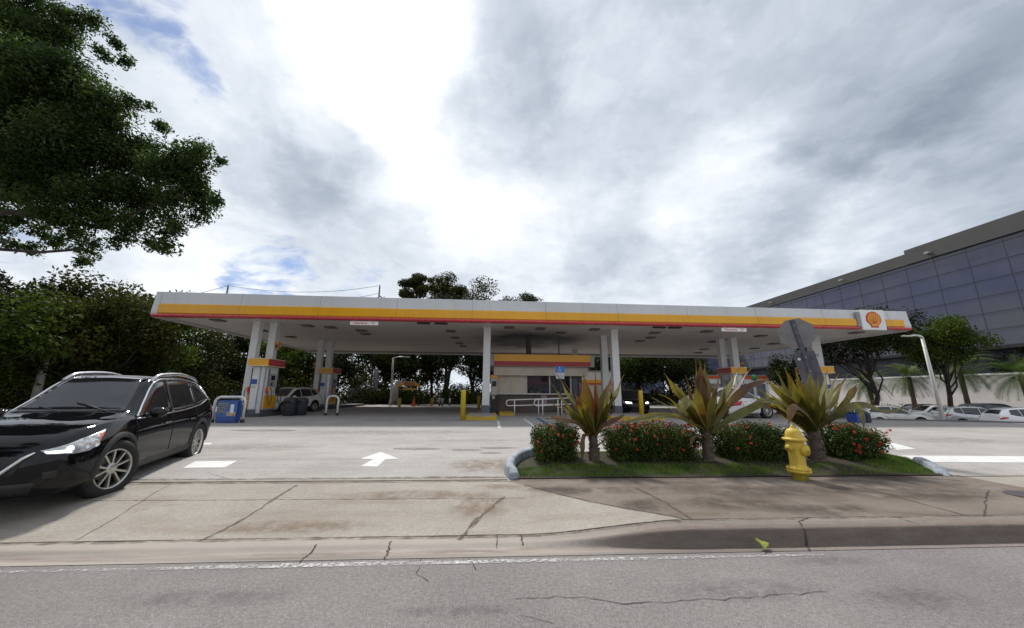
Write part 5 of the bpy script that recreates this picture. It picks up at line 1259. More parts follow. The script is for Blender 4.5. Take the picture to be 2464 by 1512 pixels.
def make_car(name, label, cat, K, loc, heading, paintm, s=1.0, wb=(1.323, -1.323), wr=.345, hi=False, pitch=0.0, group=None, rails=None, grille='bar', clad=None, sides=(1, -1), wcol=None, decal=None, steer=0.0, lit=False):
    root = thing(name, label, cat, loc, 0, group); root.rotation_euler = (0, pitch, heading); root.scale = (s, s, s)
    xs = [k[0] for k in K]; col = lambda c: [k[c] for k in K]
    nx = 96 if hi else 54; nsub = 5 if hi else 3
    X = [xs[0] + (xs[-1] - xs[0]) * (.5 - .5 * math.cos(math.pi * (i / nx))) * 1 for i in range(nx + 1)]
    rings = []
    for x in X:
        v = [pchip(xs, col(c), x) for c in range(1, 12)]; zb, wb_, ws, wl, wm, wbe, zbe, wt, zt, wro, zro = v
        zs = zb + (zbe - zb) * .12; zl = zb + (zbe - zb) * .40; zm = zb + (zbe - zb) * .78
        P = [(0, zb), (wb_, zb), (ws, zs), (wl, zl), (wm, zm), (wbe, zbe), (wt, zt), (wro, zro), (0, zro + .015)]
        Q = []
        for i in range(len(P) - 1):
            p0, p1, p2, p3 = Vector(P[max(i - 1, 0)]), Vector(P[i]), Vector(P[i + 1]), Vector(P[min(i + 2, len(P) - 1)])
            if i == 0: p0 = Vector((-P[1][0], P[1][1]))
            if i == len(P) - 2: p3 = Vector((-P[-2][0], P[-2][1]))
            for k in range(nsub):
                t = k / nsub; tens = .30
                m1 = (p2 - p0) * tens; m2 = (p3 - p1) * tens
                Q.append((2 * t ** 3 - 3 * t * t + 1) * p1 + (t ** 3 - 2 * t * t + t) * m1 + (-2 * t ** 3 + 3 * t * t) * p2 + (t ** 3 - t * t) * m2)
        Q.append(Vector(P[-1]))
        full = Q + [Vector((-q.x, q.y)) for q in Q[-2:0:-1]]
        rings.append([(x, q.x, q.y) for q in full])
    m = len(rings[0]); vs = [p for r_ in rings for p in r_]; fs = []
    for i in range(len(rings) - 1):
        for k in range(m): fs.append((i * m + k, i * m + (k + 1) % m, (i + 1) * m + (k + 1) % m, (i + 1) * m + k))
    fs.append(tuple(range(m))[::-1]); fs.append(tuple(range((len(rings) - 1) * m, len(rings) * m)))
    body = MB().add(vs, fs, True).build('body', paintm, root)
    bm = bmesh.new(); bm.from_mesh(body.data); bvh = BVHTree.FromBMesh(bm); bm.free()
    zc = wr; aw = wr + (.055 if hi else .05)
    # wheel arches cut out of the body
    cut = MB()
    for wx in wb:
        for sd in (1, -1):
            cut.lathe([(aw, 0), (aw, .5)], 40, M=T(wx, sd * .62 + (-.0 if sd > 0 else 0), zc + .01) @ rotx(R(-90 * sd)), smooth=False)
    co = cut.build('tmpcut', M_well)
    body.data.materials.append(M_well)
    md = body.modifiers.new('b', 'BOOLEAN'); md.operation = 'DIFFERENCE'; md.solver = 'EXACT'; md.object = co
    try: md.material_mode = 'TRANSFER'
    except Exception: pass
    co.parent = root; bpy.context.view_layer.update()
    dg = bpy.context.evaluated_depsgraph_get(); me = bpy.data.meshes.new_from_object(body.evaluated_get(dg)); body.modifiers.clear(); body.data = me; bpy.data.objects.remove(co)
    me.name = 'body'
    try: me.set_sharp_from_angle(angle=R(40))
    except Exception: pass
    def patch(nm, bot, top, m_, axis='side', sd=1, eps=.005, nu=18, nv=7, parent=None, thick=.012):
        V = []; Fc = []
        for j in range(nv + 1):
            for i in range(nu + 1):
                a = lerp2(bot, i / nu); b = lerp2(top, i / nu); q = a.lerp(b, j / nv)
                if axis == 'side': o = Vector((q.x, sd * 2.5, q.y)); d = Vector((0, -sd, 0))
                elif axis == 'front': o = Vector((4, q.x, q.y)); d = Vector((-1, 0, 0))
                elif axis == 'rear': o = Vector((-4, q.x, q.y)); d = Vector((1, 0, 0))
                elif axis == 'wind': o = Vector((q.x, q.y, 3)); d = Vector((0, 0, -1))
                h = bvh.ray_cast(o, d)
                if h[0] is None:
                    h = bvh.find_nearest(Vector((q.x, sd * .8, q.y)) if axis == 'side' else Vector((2.1 if axis == 'front' else -2.1, q.x, q.y)))
                nrm = h[1]
                if nrm.dot(d) > 0: nrm = -nrm
                V.append(h[0] + nrm * eps); 
        n0 = len(V); W1 = nu + 1
        for j in range(nv):
            for i in range(nu): Fc.append((j * W1 + i, j * W1 + i + 1, (j + 1) * W1 + i + 1, (j + 1) * W1 + i))
        # skirt back into the body so it is not paper thin
        border = list(range(W1)) + [j * W1 + nu for j in range(1, nv + 1)] + [nv * W1 + i for i in range(nu - 1, -1, -1)] + [j * W1 for j in range(nv - 1, 0, -1)]
        cen = sum((V[b_] for b_ in border), Vector()) / len(border)
        back = Vector((0, -sd, 0)) if axis == 'side' else Vector((-1, 0, 0)) if axis == 'front' else Vector((1, 0, 0)) if axis == 'rear' else Vector((0, 0, -1))
        base = len(V)
        for b_ in border: V.append(V[b_] + back * thick)
        nb = len(border)
        for i in range(nb): Fc.append((border[i], border[(i + 1) % nb], base + (i + 1) % nb, base + i))
        return MB().add(V, Fc, True).build(nm, m_, parent or root)
    def on(x, z, sd, off=.01):
        h = bvh.ray_cast(Vector((x, sd * 2.5, z)), Vector((0, -sd, 0)))
        return (h[0] + h[1] * (off if h[1].y * sd > 0 else -off)) if h[0] else Vector((x, sd * .8, z))
    z5 = lambda x: pchip(xs, col(7), x); zt_ = lambda x: pchip(xs, col(9), x)
    sedan = K is SEDK; Gm = carglass()
    gx = (-1.45, .86) if sedan else (-1.80, .86)
    if sedan: wins = [(-1.38, -.98, -.12), (-.04, .28, .98)]; 
    else: wins = [(-1.66, -1.5, -1.12), (-1.08, -1.0, -.14), (-.09, .22, .93)]
    for sd in sides:
        for wi, (xa, xt, xb) in enumerate(wins):
            e = .035
            last = wi == len(wins) - 1
            if last: top = [(xa, zt_(xa) - e), (xt, zt_(xt) - e), ((xt + xb) / 2, zt_((xt + xb) / 2) - e), (xb - .05, max(z5(xb) + e * 1.0, zt_(xb) - e))]
            elif wi == 0: 
                n_ = 5; top = [(xa + (xb - xa) * i / n_, max(z5(xa + (xb - xa) * i / n_) + .03, zt_(xa + (xb - xa) * i / n_) - e)) for i in range(n_ + 1)]
                if not sedan: top[0] = (xa + .06, z5(xa) + .06)
            else: top = [(xa, zt_(xa) - e), ((xa + xb) / 2, zt_((xa + xb) / 2) - e), (xb, zt_(xb) - e)]
            bot = [(xa, z5(xa) + .02), ((xa + xb) / 2, z5((xa + xb) / 2) + .02), (xb, z5(xb) + .02)]
            patch('side_window', bot, top, Gm, 'side', sd, nu=16, nv=6)
        if hi:
            # bright strip round the side glass
            up = [on(x, zt_(x) - .012 - (.0 if x < .3 else .01), sd, .012) for x in frange(gx[0] + .1, gx[1] + .04, 30)]
            lo = [on(x, z5(x) + .0, sd, .012) for x in frange(gx[0] + .02, gx[1] + .08, 30)]
            MB().tube(up, .018, 6).build('upper_trim', M_chrome, root); MB().tube(lo + [], .011, 6).build('belt_trim', M_chrome, root)
            kk = [on(-1.70, z5(-1.7) + .01, sd, .012), on(-1.66, z5(-1.66) + .09, sd, .012), on(-1.58, zt_(-1.58) - .02, sd, .012)]
            MB().tube(kk, .024, 6).build('quarter_trim', M_chrome, root)
        # doors: shut lines and handles
        for xl in ((-1.02, -.10, .98) if not sedan else (-.98, -.06, 1.0)):
            mb = MB(); mb.tube([on(xl - .04 * (z - .3), z, sd, .001) for z in frange(.34, z5(xl) - .0, 8)], .006, 4); mb.build('shut_line', M_well, root)
        for xh in ((-.82, .12) if not sedan else (-.80, .12)):
            c_ = on(xh, .84 if not sedan else .78, sd, .025); MB().cbox(c_.x - .09, c_.x + .09, c_.y - .015, c_.y + .015, c_.z - .014, c_.z + .014, .008).build('door_handle', paintm if not hi else M_chrome, root)
        # mirror
        mz = z5(.72) + .07
        mo = MB(); h = .085; M_ = T(.70, sd * 1.0, mz)
        b = bmesh.new(); bmesh.ops.create_uvsphere(b, u_segments=16, v_segments=10, radius=1); b.verts.index_update()
        mo.add([Vector((v.co.x * .085 * (1 if v.co.x > 0 else .5), v.co.y * .125, v.co.z * .078)) for v in b.verts], [tuple(v.index for v in f.verts) for f in b.faces], True, M=M_); b.free()
        mo.tube([(.70, sd * .92, mz - .03), (.72, sd * .80, mz - .05)], [.03, .035], 8)
        mi = mo.build('mirror', paintm, root)
        if hi: MB().box(.655, .66, sd * 1.0 - .10, sd * 1.0 + .10, mz - .06, mz + .06).build('mirror_glass', M_chrome, mi)
        # cladding
        if clad:
            patch('sill_cladding', [(-.90, .26), (.90, .26)], [(-.90, .40), (.90, .38)], M_clad, 'side', sd, eps=.012, nv=3)
            for wx in wb:
                V = []; Fc = []; n_ = 26
                for i in range(n_ + 1):
                    a = R(-18 + 216 * i / n_)
                    for r_ in (aw - .004, aw + .03, aw + .062):
                        x_, z_ = wx + r_ * math.cos(a), zc + .01 + r_ * math.sin(a); z_ = max(z_, .24)
                        hh_ = bvh.ray_cast(Vector((x_, sd * 2.5, z_)), Vector((0, -sd, 0)))
                        yy = hh_[0].y if hh_[0] else sd * .86
                        V.append(Vector((x_, yy + sd * (.020 if r_ < aw + .05 else .004), z_)))
                for i in range(n_):
                    for k in range(2): Fc.append((i * 3 + k, i * 3 + k + 1, i * 3 + 4 + k, i * 3 + 3 + k))
                base = len(V)
                for i in range(n_ + 1): V.append(V[i * 3] - Vector((0, sd * .07, 0)))
                for i in range(n_): Fc.append((i * 3, i * 3 + 3, base + i + 1, base + i))
                MB().add(V, Fc, True).build('arch_cladding', M_clad, root)
        # rails
        if rails:
            pts = [(-1.52, sd * .60, 1.50)] + [(x, sd * (.60), zt_(x) + .055 + .02 * math.sin((x + 1.5) * 2)) for x in frange(-1.40, .10, 14)] + [(.26, sd * .60, 1.50)]
            MB().tube(pts, .02 if not hi else .032, 8).build('roof_rail', rails, root)
        # lamps
        if sedan:
            patch('headlight', [(.38 * sd, .56), (.55 * sd, .56), (.68 * sd, .60)], [(.36 * sd, .62), (.55 * sd, .66), (.70 * sd, .69)], M_lens, 'front', 1, eps=.006, nu=10, nv=4)
            patch('tail_lamp', [(.35 * sd, .78), (.60 * sd, .76)], [(.35 * sd, .90), (.60 * sd, .90)], M_redl, 'rear', 1, eps=.006, nu=8, nv=4)
            patch('rear_side_lamp', [(-2.2, .80), (-1.95, .84)], [(-2.2, .90), (-1.9, .92)], M_redl, 'side', sd, eps=.006, nu=8, nv=4)
        else:
            hl = patch('headlight', [(2.125, .66), (2.0, .645), (1.86, .66), (1.74, .74)], [(2.13, .705), (2.02, .745), (1.86, .80), (1.56, .875)], M_lens, 'side', sd, eps=.008, nu=20, nv=6)
            if hi:
                for cx_, rr_ in ((2.02, .035), (1.90, .045), (1.80, .045)):
                    c_ = on(cx_, .70 + (2.0 - cx_) * .12, sd, .012)
                    MB().lathe([(rr_, -.01), (rr_, .004), (rr_ * .8, .008), (rr_ * .7, .002), (0, .0)], 16, M=T(c_.x, c_.y, c_.z) @ rotz(R(50 if sd > 0 else -50)) @ roty(R(90))).build('lamp_bowl', M_chrome if cx_ < 2 else mat('drl_white', (.9, .9, .85), .2, emit=1.6), hl)
                patch('running_light', [(2.125, .668), (2.07, .660), (2.02, .660)], [(2.125, .690), (2.07, .690), (2.02, .688)], mat('drl_white', (.9, .9, .85), .2, emit=1.6), 'side', sd, eps=.014, nu=8, nv=2)
                patch('turn_lamp', [(1.74, .752), (1.66, .80)], [(1.66, .84), (1.58, .862)], M_amber, 'side', sd, eps=.013, nu=6, nv=3)
            patch('tail_lamp', [(-2.1, .86), (-1.98, .90), (-1.82, .95)], [(-2.08, .98), (-1.98, 1.03), (-1.80, 1.02)], M_redl, 'side', sd, eps=.008, nu=8, nv=4)
    # windscreen and rear glass, seen from above
    if sedan:
        patch('windscreen', [(1.06, .60), (1.08, 0), (1.06, -.60)], [(.34, .42), (.32, 0), (.34, -.42)], Gm, 'wind', 1, eps=.006, nu=20, nv=8)
        patch('rear_window', [(-1.02, .42), (-1.0, 0), (-1.02, -.42)], [(-1.52, .52), (-1.56, 0), (-1.52, -.52)], Gm, 'wind', 1, eps=.006, nu=14, nv=6)
        patch('grille', [(-.34, .40), (.34, .40)], [(-.38, .54), (.38, .54)], M_clad, 'front', 1, eps=.006, nu=12, nv=3)
    else:
        patch('windscreen', [(.97, .66), (1.0, .3), (1.01, 0), (1.0, -.3), (.97, -.66)], [(.25, .47), (.22, 0), (.25, -.47)], Gm, 'wind', 1, eps=.006, nu=26, nv=12)
        patch('rear_window', [(-1.74, .44), (-1.74, -.44)], [(-1.96, .52), (-1.96, -.52)], Gm, 'wind', 1, eps=.006, nu=12, nv=5)
        patch('grille', [(-.36, .44), (.36, .44)], [(-.44, .66), (.44, .66)], M_clad, 'front', 1, eps=.006, nu=14, nv=4)
        patch('lower_intake', [(-.50, .26), (.50, .26)], [(-.56, .38), (.56, .38)], M_clad, 'front', 1, eps=.008, nu=14, nv=3)
        if hi:
            mb = MB()
            for sd in (1, -1):
                pts = []
                for (y, z) in ((.50, .69), (.42, .64), (.28, .50), (.16, .455), (.02, .45)):
                    h = bvh.ray_cast(Vector((4, sd * y, z)), Vector((-1, 0, 0))); pts.append(h[0] + Vector((.022, 0, 0)))
                mb.tube(pts, [.012, .020, .024, .024, .022], 6)
            mb.build('chrome_grille_bar', M_chrome, root)
            patch('front_plate', [(-.16, .44), (.16, .44)], [(-.16, .54), (.16, .54)], mat('plate_white', (.6, .6, .58), .5), 'front', 1, eps=.03, nu=4, nv=2, thick=.03)
            for sd in (1, -1): patch('fog_lamp', [(sd * .60, .40), (sd * .70, .41)], [(sd * .60, .48), (sd * .70, .49)], M_clad, 'front', 1, eps=.008, nu=6, nv=4)
            MB().box(.98, 1.06, -.6, .6, .99, 1.03).build('wiper_cowl', M_clad, root)
            mb = MB(); mb.tube([(1.02, .50, 1.06), (.86, .1, 1.165), (.83, -.02, 1.185)], .008, 5).tube([(1.02, -.08, 1.07), (.88, -.42, 1.14)], .008, 5); mb.split('wiper', M_dark, root)
            MB().tube([(-1.35, 0, 1.60), (-1.42, 0, 1.66), (-1.52, 0, 1.68)], [.02, .014, .005], 6).build('roof_aerial', paintm, root)
            MB().cbox(-1.86, -1.62, -.56, .56, 1.475, 1.515, .015).build('rear_spoiler', paintm, root)
    if lit:
        for sd in (1, -1):
            patch('lit_headlamp', [(sd * .46, .70), (sd * .74, .72)], [(sd * .46, .77), (sd * .76, .80)], mat('headlamp_glow', (1, .97, .9), .2, emit=5), 'front', 1, eps=.02, nu=8, nv=3)
    if decal:
        for nm, bo, to, m_, sd in decal: patch(nm, bo, to, m_, 'side', sd, eps=.012, nu=10, nv=4)
    # wheels
    for wx in wb:
        for sd in (1, -1):
            r_ = wr * (1.04 if hi else 1); M_ = T(wx, sd * .80, r_ - .0) @ rotz(steer if wx > 0 else 0) @ rotx(R(-90 * sd))
            prof = [(r_ * .66, -.10), (r_ * .80, -.115), (r_ * .95, -.108), (r_ * .995, -.08), (r_, -.03), (r_, .03), (r_ * .995, .08), (r_ * .95, .108), (r_ * .80, .115), (r_ * .70, .105), (r_ * .68, .08), (r_ * .66, .0)]
            wh = MB().lathe(prof, 40 if hi else 24, M=M_, close=True).build('wheel', M_tyre, root)
            mb = MB(); rr = r_ * .69
            mb.lathe([(rr, .10), (rr * .985, .11), (rr * .93, .105), (rr * .91, .07), (rr * .91, -.05), (rr, -.06)], 40 if hi else 20, M=M_, close=True)
            mb.lathe([(.075, .02), (.075, .075), (.055, .088), (0, .09)], 16, M=M_)
            for k in range(5):
                for dd in (-.17, .17):
                    a = k * 2 * math.pi / 5 + dd * 1.0; a2 = k * 2 * math.pi / 5 + dd * 1.75
                    p0 = Vector((math.cos(a) * .05, math.sin(a) * .05, .07)); p1 = Vector((math.cos(a2) * rr * .93, math.sin(a2) * rr * .93, .092))
                    d = (p1 - p0); an = math.atan2(d.y, d.x)
                    mb.add([(0, -.013, -.03), (0, .013, -.03), (0, .010, .008), (0, -.010, .008), (d.length, -.019, -.03), (d.length, .019, -.03), (d.length, .012, .012), (d.length, -.012, .012)],
                           [(0, 1, 2, 3), (4, 7, 6, 5), (0, 4, 5, 1), (1, 5, 6, 2), (2, 6, 7, 3), (3, 7, 4, 0)], M=M_ @ T(p0) @ rotz(an))
            mb.build('rim', wcol or M_rim, wh)
            MB().lathe([(rr * .90, -.045), (rr * .90, -.035), (0, -.034)], 20, M=M_).build('brake_backing', M_well, wh)
            if hi: MB().lathe([(rr * .62, -.03), (rr * .62, -.01), (.05, -.008), (0, -.008)], 24, M=M_).build('brake_disc', mat('brake_disc', (.2, .19, .18), .4, .8), wh)
    MB().box(-2.0, 2.0, -.60, .60, .20, .34).build('underbody', M_well, root)
    return root

P_black = paint('black_car_paint', (.004, .004, .005), 0, .5, .85)
P_silver = paint('silver_car_paint', (.66, .65, .63), .15, .3)
P_white = paint('white_car_paint', (.78, .78, .78), 0, .3)
P_white2 = paint('pearl_car_paint', (.68, .66, .62), 0, .3)
P_lsilv = paint('light_silver_paint', (.55, .56, .57), .4, .28)
P_dgrey = paint('dark_grey_paint', (.05, .055, .065), .3, .3)
P_blue = paint('dark_blue_paint', (.02, .035, .10), .2, .3)
P_redp = paint('dark_red_paint', (.20, .015, .02), .1, .3)
M_railsil = mat('rail_silver', (.60, .60, .62), .25, .9, var=.05)
HEROP = dict(x=-6.259, y=6.563, h=-1.2434, s=1.008, z=.075, p=.0038)
make_car('crossover_car', 'black crossover with silver roof rails driving out at the left edge', 'car', SUVK, (HEROP['x'], HEROP['y'], HEROP['z']), HEROP['h'], P_black, s=HEROP['s'], hi=True, pitch=HEROP['p'], rails=M_railsil, clad=True, steer=R(-24)).scale = (1.008, .88, 1.035)
def car_at(name, label, cat, K, px, py, z, dy, heading, pm, s=1.0, **kw):
    p = gp(px, py, z); return make_car(name, label, cat, K, (p.x, p.y + dy, z), R(heading), pm, s, **kw)
car_at('crossover_car', 'silver suv parked at the left pumps behind the dark bins', 'car', SUVK, 636, 999, .2, 2.2, -104, P_silver, .90, rails=M_railsil, clad=True, group='cars at the pumps')
car_at('crossover_car', 'black car facing the camera right of the shop with lit headlamps', 'car', SUVK, 1537, 1000, .2, 2.2, -86, P_black, .93, group='cars at the pumps', lit=True)
car_at('sedan_car', 'grey car with a red tail lamp mostly hidden behind the black crossover', 'car', SEDK, 478, 1000, .2, 4.5, 150, P_dgrey, 1.0, group='cars at the pumps')
M_dec = mat('decal_red', (.55, .03, .05), .4)
car_at('sedan_car', 'white car with red side decals behind the middle and right spiky plants', 'car', SEDK, 1800, 1010, .2, 1.4, 12, P_white2, 1.12, group='cars at the pumps',
       decal=[('side_decal', [(-.9, .55), (-.2, .62)], [(-.8, .75), (-.1, .80)], M_dec, -1), ('side_decal', [(-.2, .35), (.2, .38)], [(-.15, .45), (.25, .48)], M_dec, -1)])
# lit headlamps of the black car
# lower car park
LZ = LOWZ
def lot(label, K, px, Y, heading, pm, s=1.0, **kw):
    p = dp(px, 1000, Y); return make_car('parked_car', label, 'car', K, (p.x, Y, LZ), R(heading), pm, s, group='cars in the lower car park', **kw)
lot('silver wagon nearest the lamp post in the lower car park', SUVK, 2345, 26.5, -22, P_lsilv, 1.0)
lot('bright white car between the silver wagon and the white sedan', SEDK, 2245, 30.5, 165, P_white, 1.08)
lot('white sedan with grey bonnet left of the bright white car', SEDK, 2137, 28.0, -22, P_white2, 1.10)
lot('grey car roof showing behind the white sedan', SUVK, 2205, 33.5, 165, P_dgrey, 1.0)
lot('white car behind the third spiky plant at the left end of the row', SUVK, 2048, 28.5, -20, P_white2, 1.02)
lot('white car with red tail lamp cut by the right edge', SUVK, 2485, 22.5, -20, P_white, 1.05)
lot('dark suv with long side windows behind the right row', SUVK, 2400, 29.5, -22, P_dgrey, 1.12)
p = gp(2062, 1017); t = thing('newspaper_box', 'dark blue box on the pavement edge beside the third spiky plant', 'box', (p.x, p.y, .2))
MB().cbox(-.25, .25, -.25, .25, 0, .42, .03).build('body', M_blue, t); MB().cbox(-.27, .27, -.27, .27, .422, .45, .01).build('lid', M_dark, t); MB().cbox(.30, .56, -.2, .2, 0, .42, .03).build('side_bin', M_dark, t)

# ------------------------------------------------------------------ OFFICE BUILDING at right
def office():
    XB = 53.5
    t = thing('office_building', 'long dark glass office building with a grey parapet rising at the right', 'building', (XB, 60, LOWZ))
    def bb(mb, x0, x1, y0, y1, z0, z1): return mb.box(x0 - XB, x1 - XB, y0 - 60, y1 - 60, z0 - LOWZ, z1 - LOWZ)
    Y0, Y1 = 14, 104; ZR = 19.3; YS = 40.5
    zb, zw = 6.6, 3.75
    m = bpy.data.materials.new('office_glass'); m.use_nodes = True; q = NT(m.node_tree); b = q.n['Principled BSDF']
    pos = q.node('ShaderNodeNewGeometry').outputs['Position']; sp = q.node('ShaderNodeSeparateXYZ'); q.l.new(pos, sp.inputs[0])
    cy = q.math('FLOOR', q.math('DIVIDE', sp.outputs[1], 3.0)); cz = q.math('FLOOR', q.math('DIVIDE', q.math('SUBTRACT', sp.outputs[2], zb), 1.95))
    cv = q.node('ShaderNodeCombineXYZ'); q.l.new(cy, cv.inputs[0]); q.l.new(cz, cv.inputs[1])
    wn = q.node('ShaderNodeTexWhiteNoise'); wn.noise_dimensions = '2D'; q.l.new(cv.outputs[0], wn.inputs['Vector'])
    big_ = q.noise(pos, .09, 3, .5)  # broad sky-like reflection, painted into the glass colour
    f = q.math('ADD', q.math('MULTIPLY', wn.outputs['Value'], .16), q.mr(big_, .42, .66, 0, .7))
    c = q.mix(f, (.098, .099, .110), (.055, .063, .130))
    q.l.new(c, b.inputs['Base Color']); b.inputs['Roughness'].default_value = .12; b.inputs['Metallic'].default_value = .30; b.inputs['Specular IOR Level'].default_value = .5
    bp = q.node('ShaderNodeBump'); bp.inputs['Strength'].default_value = .25; bp.inputs['Distance'].default_value = .3; q.l.new(q.noise(pos, .35, 2), bp.inputs['Height']); q.l.new(bp.outputs[0], b.inputs['Normal'])
    bb(MB(), XB, XB + 25, Y0, Y1, zb, ZR - 1.5).build('glass_wall', m, t)
    Mp = mat('parapet_grey', (.066, .064, .058), .6, var=.1, vs=.3)
    bb(MB(), XB - .35, XB + 25, Y0, YS - .01, ZR - 1.55, ZR + .35).build('parapet', Mp, t); bb(MB(), XB - .25, XB + 25, YS, Y1 + .3, ZR - 1.55, ZR - .1).build('parapet', Mp, t)
    Mm = mat('mullion_grey', (.080, .080, .092), .3)
    for z in frange(zb, ZR - 2.0, 6)[1:]: bb(MB(), XB - .07, XB - .002, Y0, Y1, z - .022, z + .022).build('floor_mullion', Mm, t)
    mb = MB()
    for i in range(31):
        y = Y0 + 3 * i; bb(mb, XB - .03, XB - .002, y - .012, y + .012, zb, ZR - 1.56)
    mb.split('vertical_mullion', Mm, t)
    mb = MB()
    for y in (22, 29.5, 38, 49, 63, 80): bb(mb, XB - .75, XB - .36, y - .22, y + .22, ZR - 1.0, ZR - .82)
    mb.split('parapet_light', mat('fitting_pale', (.45, .43, .4), .5), t)
    Mdk = mat('recess_dark', (.020, .022, .035), .35, var=.4, vs=.3)
    bb(MB(), XB + 1.8, XB + 24.5, Y0 + .2, Y1 - .2, zw - .0, zb).build('recessed_storey', Mdk, t)
    bb(MB(), XB - .3, XB + 2, Y0, Y1, zb - .35, zb - .003).build('soffit_beam', mat('beam_black', (.012, .012, .016), .5), t)
    bb(MB(), XB - .3, XB + 2.5, Y0, Y1, zw - .18, zw).build('ledge', mat('ledge_white', (.72, .72, .70), .5), t)
    bb(MB(), XB, XB + 24, Y0, Y1, LOWZ - .1, zw - .182).build('base_wall', mat('wall_pale', (.66, .60, .56), .7, var=.10, vs=.6), t)
    # far stair tower at the near end of the left corner
    bb(MB(), XB - 2.5, XB - .4, Y1 - 22, Y1 - 19, ZR - 3, ZR + .9).build('roof_box', mat('roof_box', (.03, .03, .032), .6), t)
office()
# second far block continuing behind the canopy
t = thing('far_office_wing', 'pale blue office wing seen through the canopy gap at the right', 'building', (45, 112, LOWZ))
MB().box(-22, 10, 0, 15, 0, 18).build('glass_wall', mat('wing_glass', (.17, .20, .33), .25, .2, var=.2, vs=.15), t)
mb = MB()
for i in range(8): mb.box(-22, 10, -.1, -.003, 2 + 2 * i, 2.12 + 2 * i)
mb.split('floor_line', mat('mullion_dark', (.045, .045, .055), .5), t)
# low hedge in the lower car park
hs = [(x, y, LOWZ + .75) for x, y in [(34 + i * .85, 40.0 - i * .72) for i in range(24)]]
h_ = leafcloud('clipped_hedge', [(p[0] - hs[0][0], p[1] - hs[0][1], p[2] - LOWZ) for p in hs], [(.9, .6, .8)] * len(hs), 9000, .16, leafmat('hedge_leaf', (.025, .055, .012), (.04, .08, .02), (.06, .1, .03), .6), seed=21)
h_.location = (hs[0][0], hs[0][1], LOWZ); tag(h_, 'long clipped green hedge behind the lower car park', 'hedge')

# ------------------------------------------------------------------ TREES
M_bark = mat('bark_dark', (.055, .042, .034), .95, var=.4, vs=6, bump=.8, bs=14)
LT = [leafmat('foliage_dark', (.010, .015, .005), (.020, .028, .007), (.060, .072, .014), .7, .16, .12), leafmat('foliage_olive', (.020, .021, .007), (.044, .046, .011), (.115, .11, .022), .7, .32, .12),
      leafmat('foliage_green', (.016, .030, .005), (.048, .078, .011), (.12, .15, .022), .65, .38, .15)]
def limb(mb, a, b, r0, r1, rg, n=6, wob=.06):
    a = Vector(a); b = Vector(b); L_ = (b - a).length; pts = []
    for i in range(n + 1):
        t = i / n; p = a.lerp(b, t)
        if 0 < i < n: p += Vector((rg.uniform(-1, 1), rg.uniform(-1, 1), rg.uniform(-.5, 1))) * wob * L_
        pts.append(p)
    mb.tube(pts, [r0 + (r1 - r0) * i / n for i in range(n + 1)], 7); return pts
def tree(label, x, y, z0, H, Rc, seed, m, n=11000, leaf=.22, base=.35, trunk=.22, name='broadleaf_tree', group='trees behind the station', nclump=26, cut=None, thin=1.0):
    rg = random.Random(seed); t = thing(name, label, 'tree', (x, y, z0), 0, group)
    cs = []; rs = []
    zc_ = H * (base + 1) / 2; hz = H * (1 - base) / 2
    while len(cs) < nclump:
        d = Vector((rg.gauss(0, 1), rg.gauss(0, 1), rg.gauss(0, 1))).normalized() * (rg.random() ** .4)
        cs.append((d.x * Rc * .82, d.y * Rc * .82, zc_ + d.z * hz * .86)); r_ = rg.uniform(.20, .36) * Rc * thin; rs.append((r_, r_, r_ * rg.uniform(.6, .85)))
    mb = MB(); top = (rg.uniform(-.3, .3), rg.uniform(-.3, .3), zc_)
    tp = limb(mb, (0, 0, -.3), top, trunk, trunk * .45, rg, 6, .03)
    for c_ in cs[:16]:
        k = rg.randint(2, 5); limb(mb, tp[k], c_, trunk * .35, .03, rg, 5, .07)
    mb.build('trunk', M_bark, t)
    leafcloud('crown', cs, rs, n, leaf, m, t, seed=seed, noise_cut=cut, shell=.45)
    return t
rg = random.Random(99)
i = 0
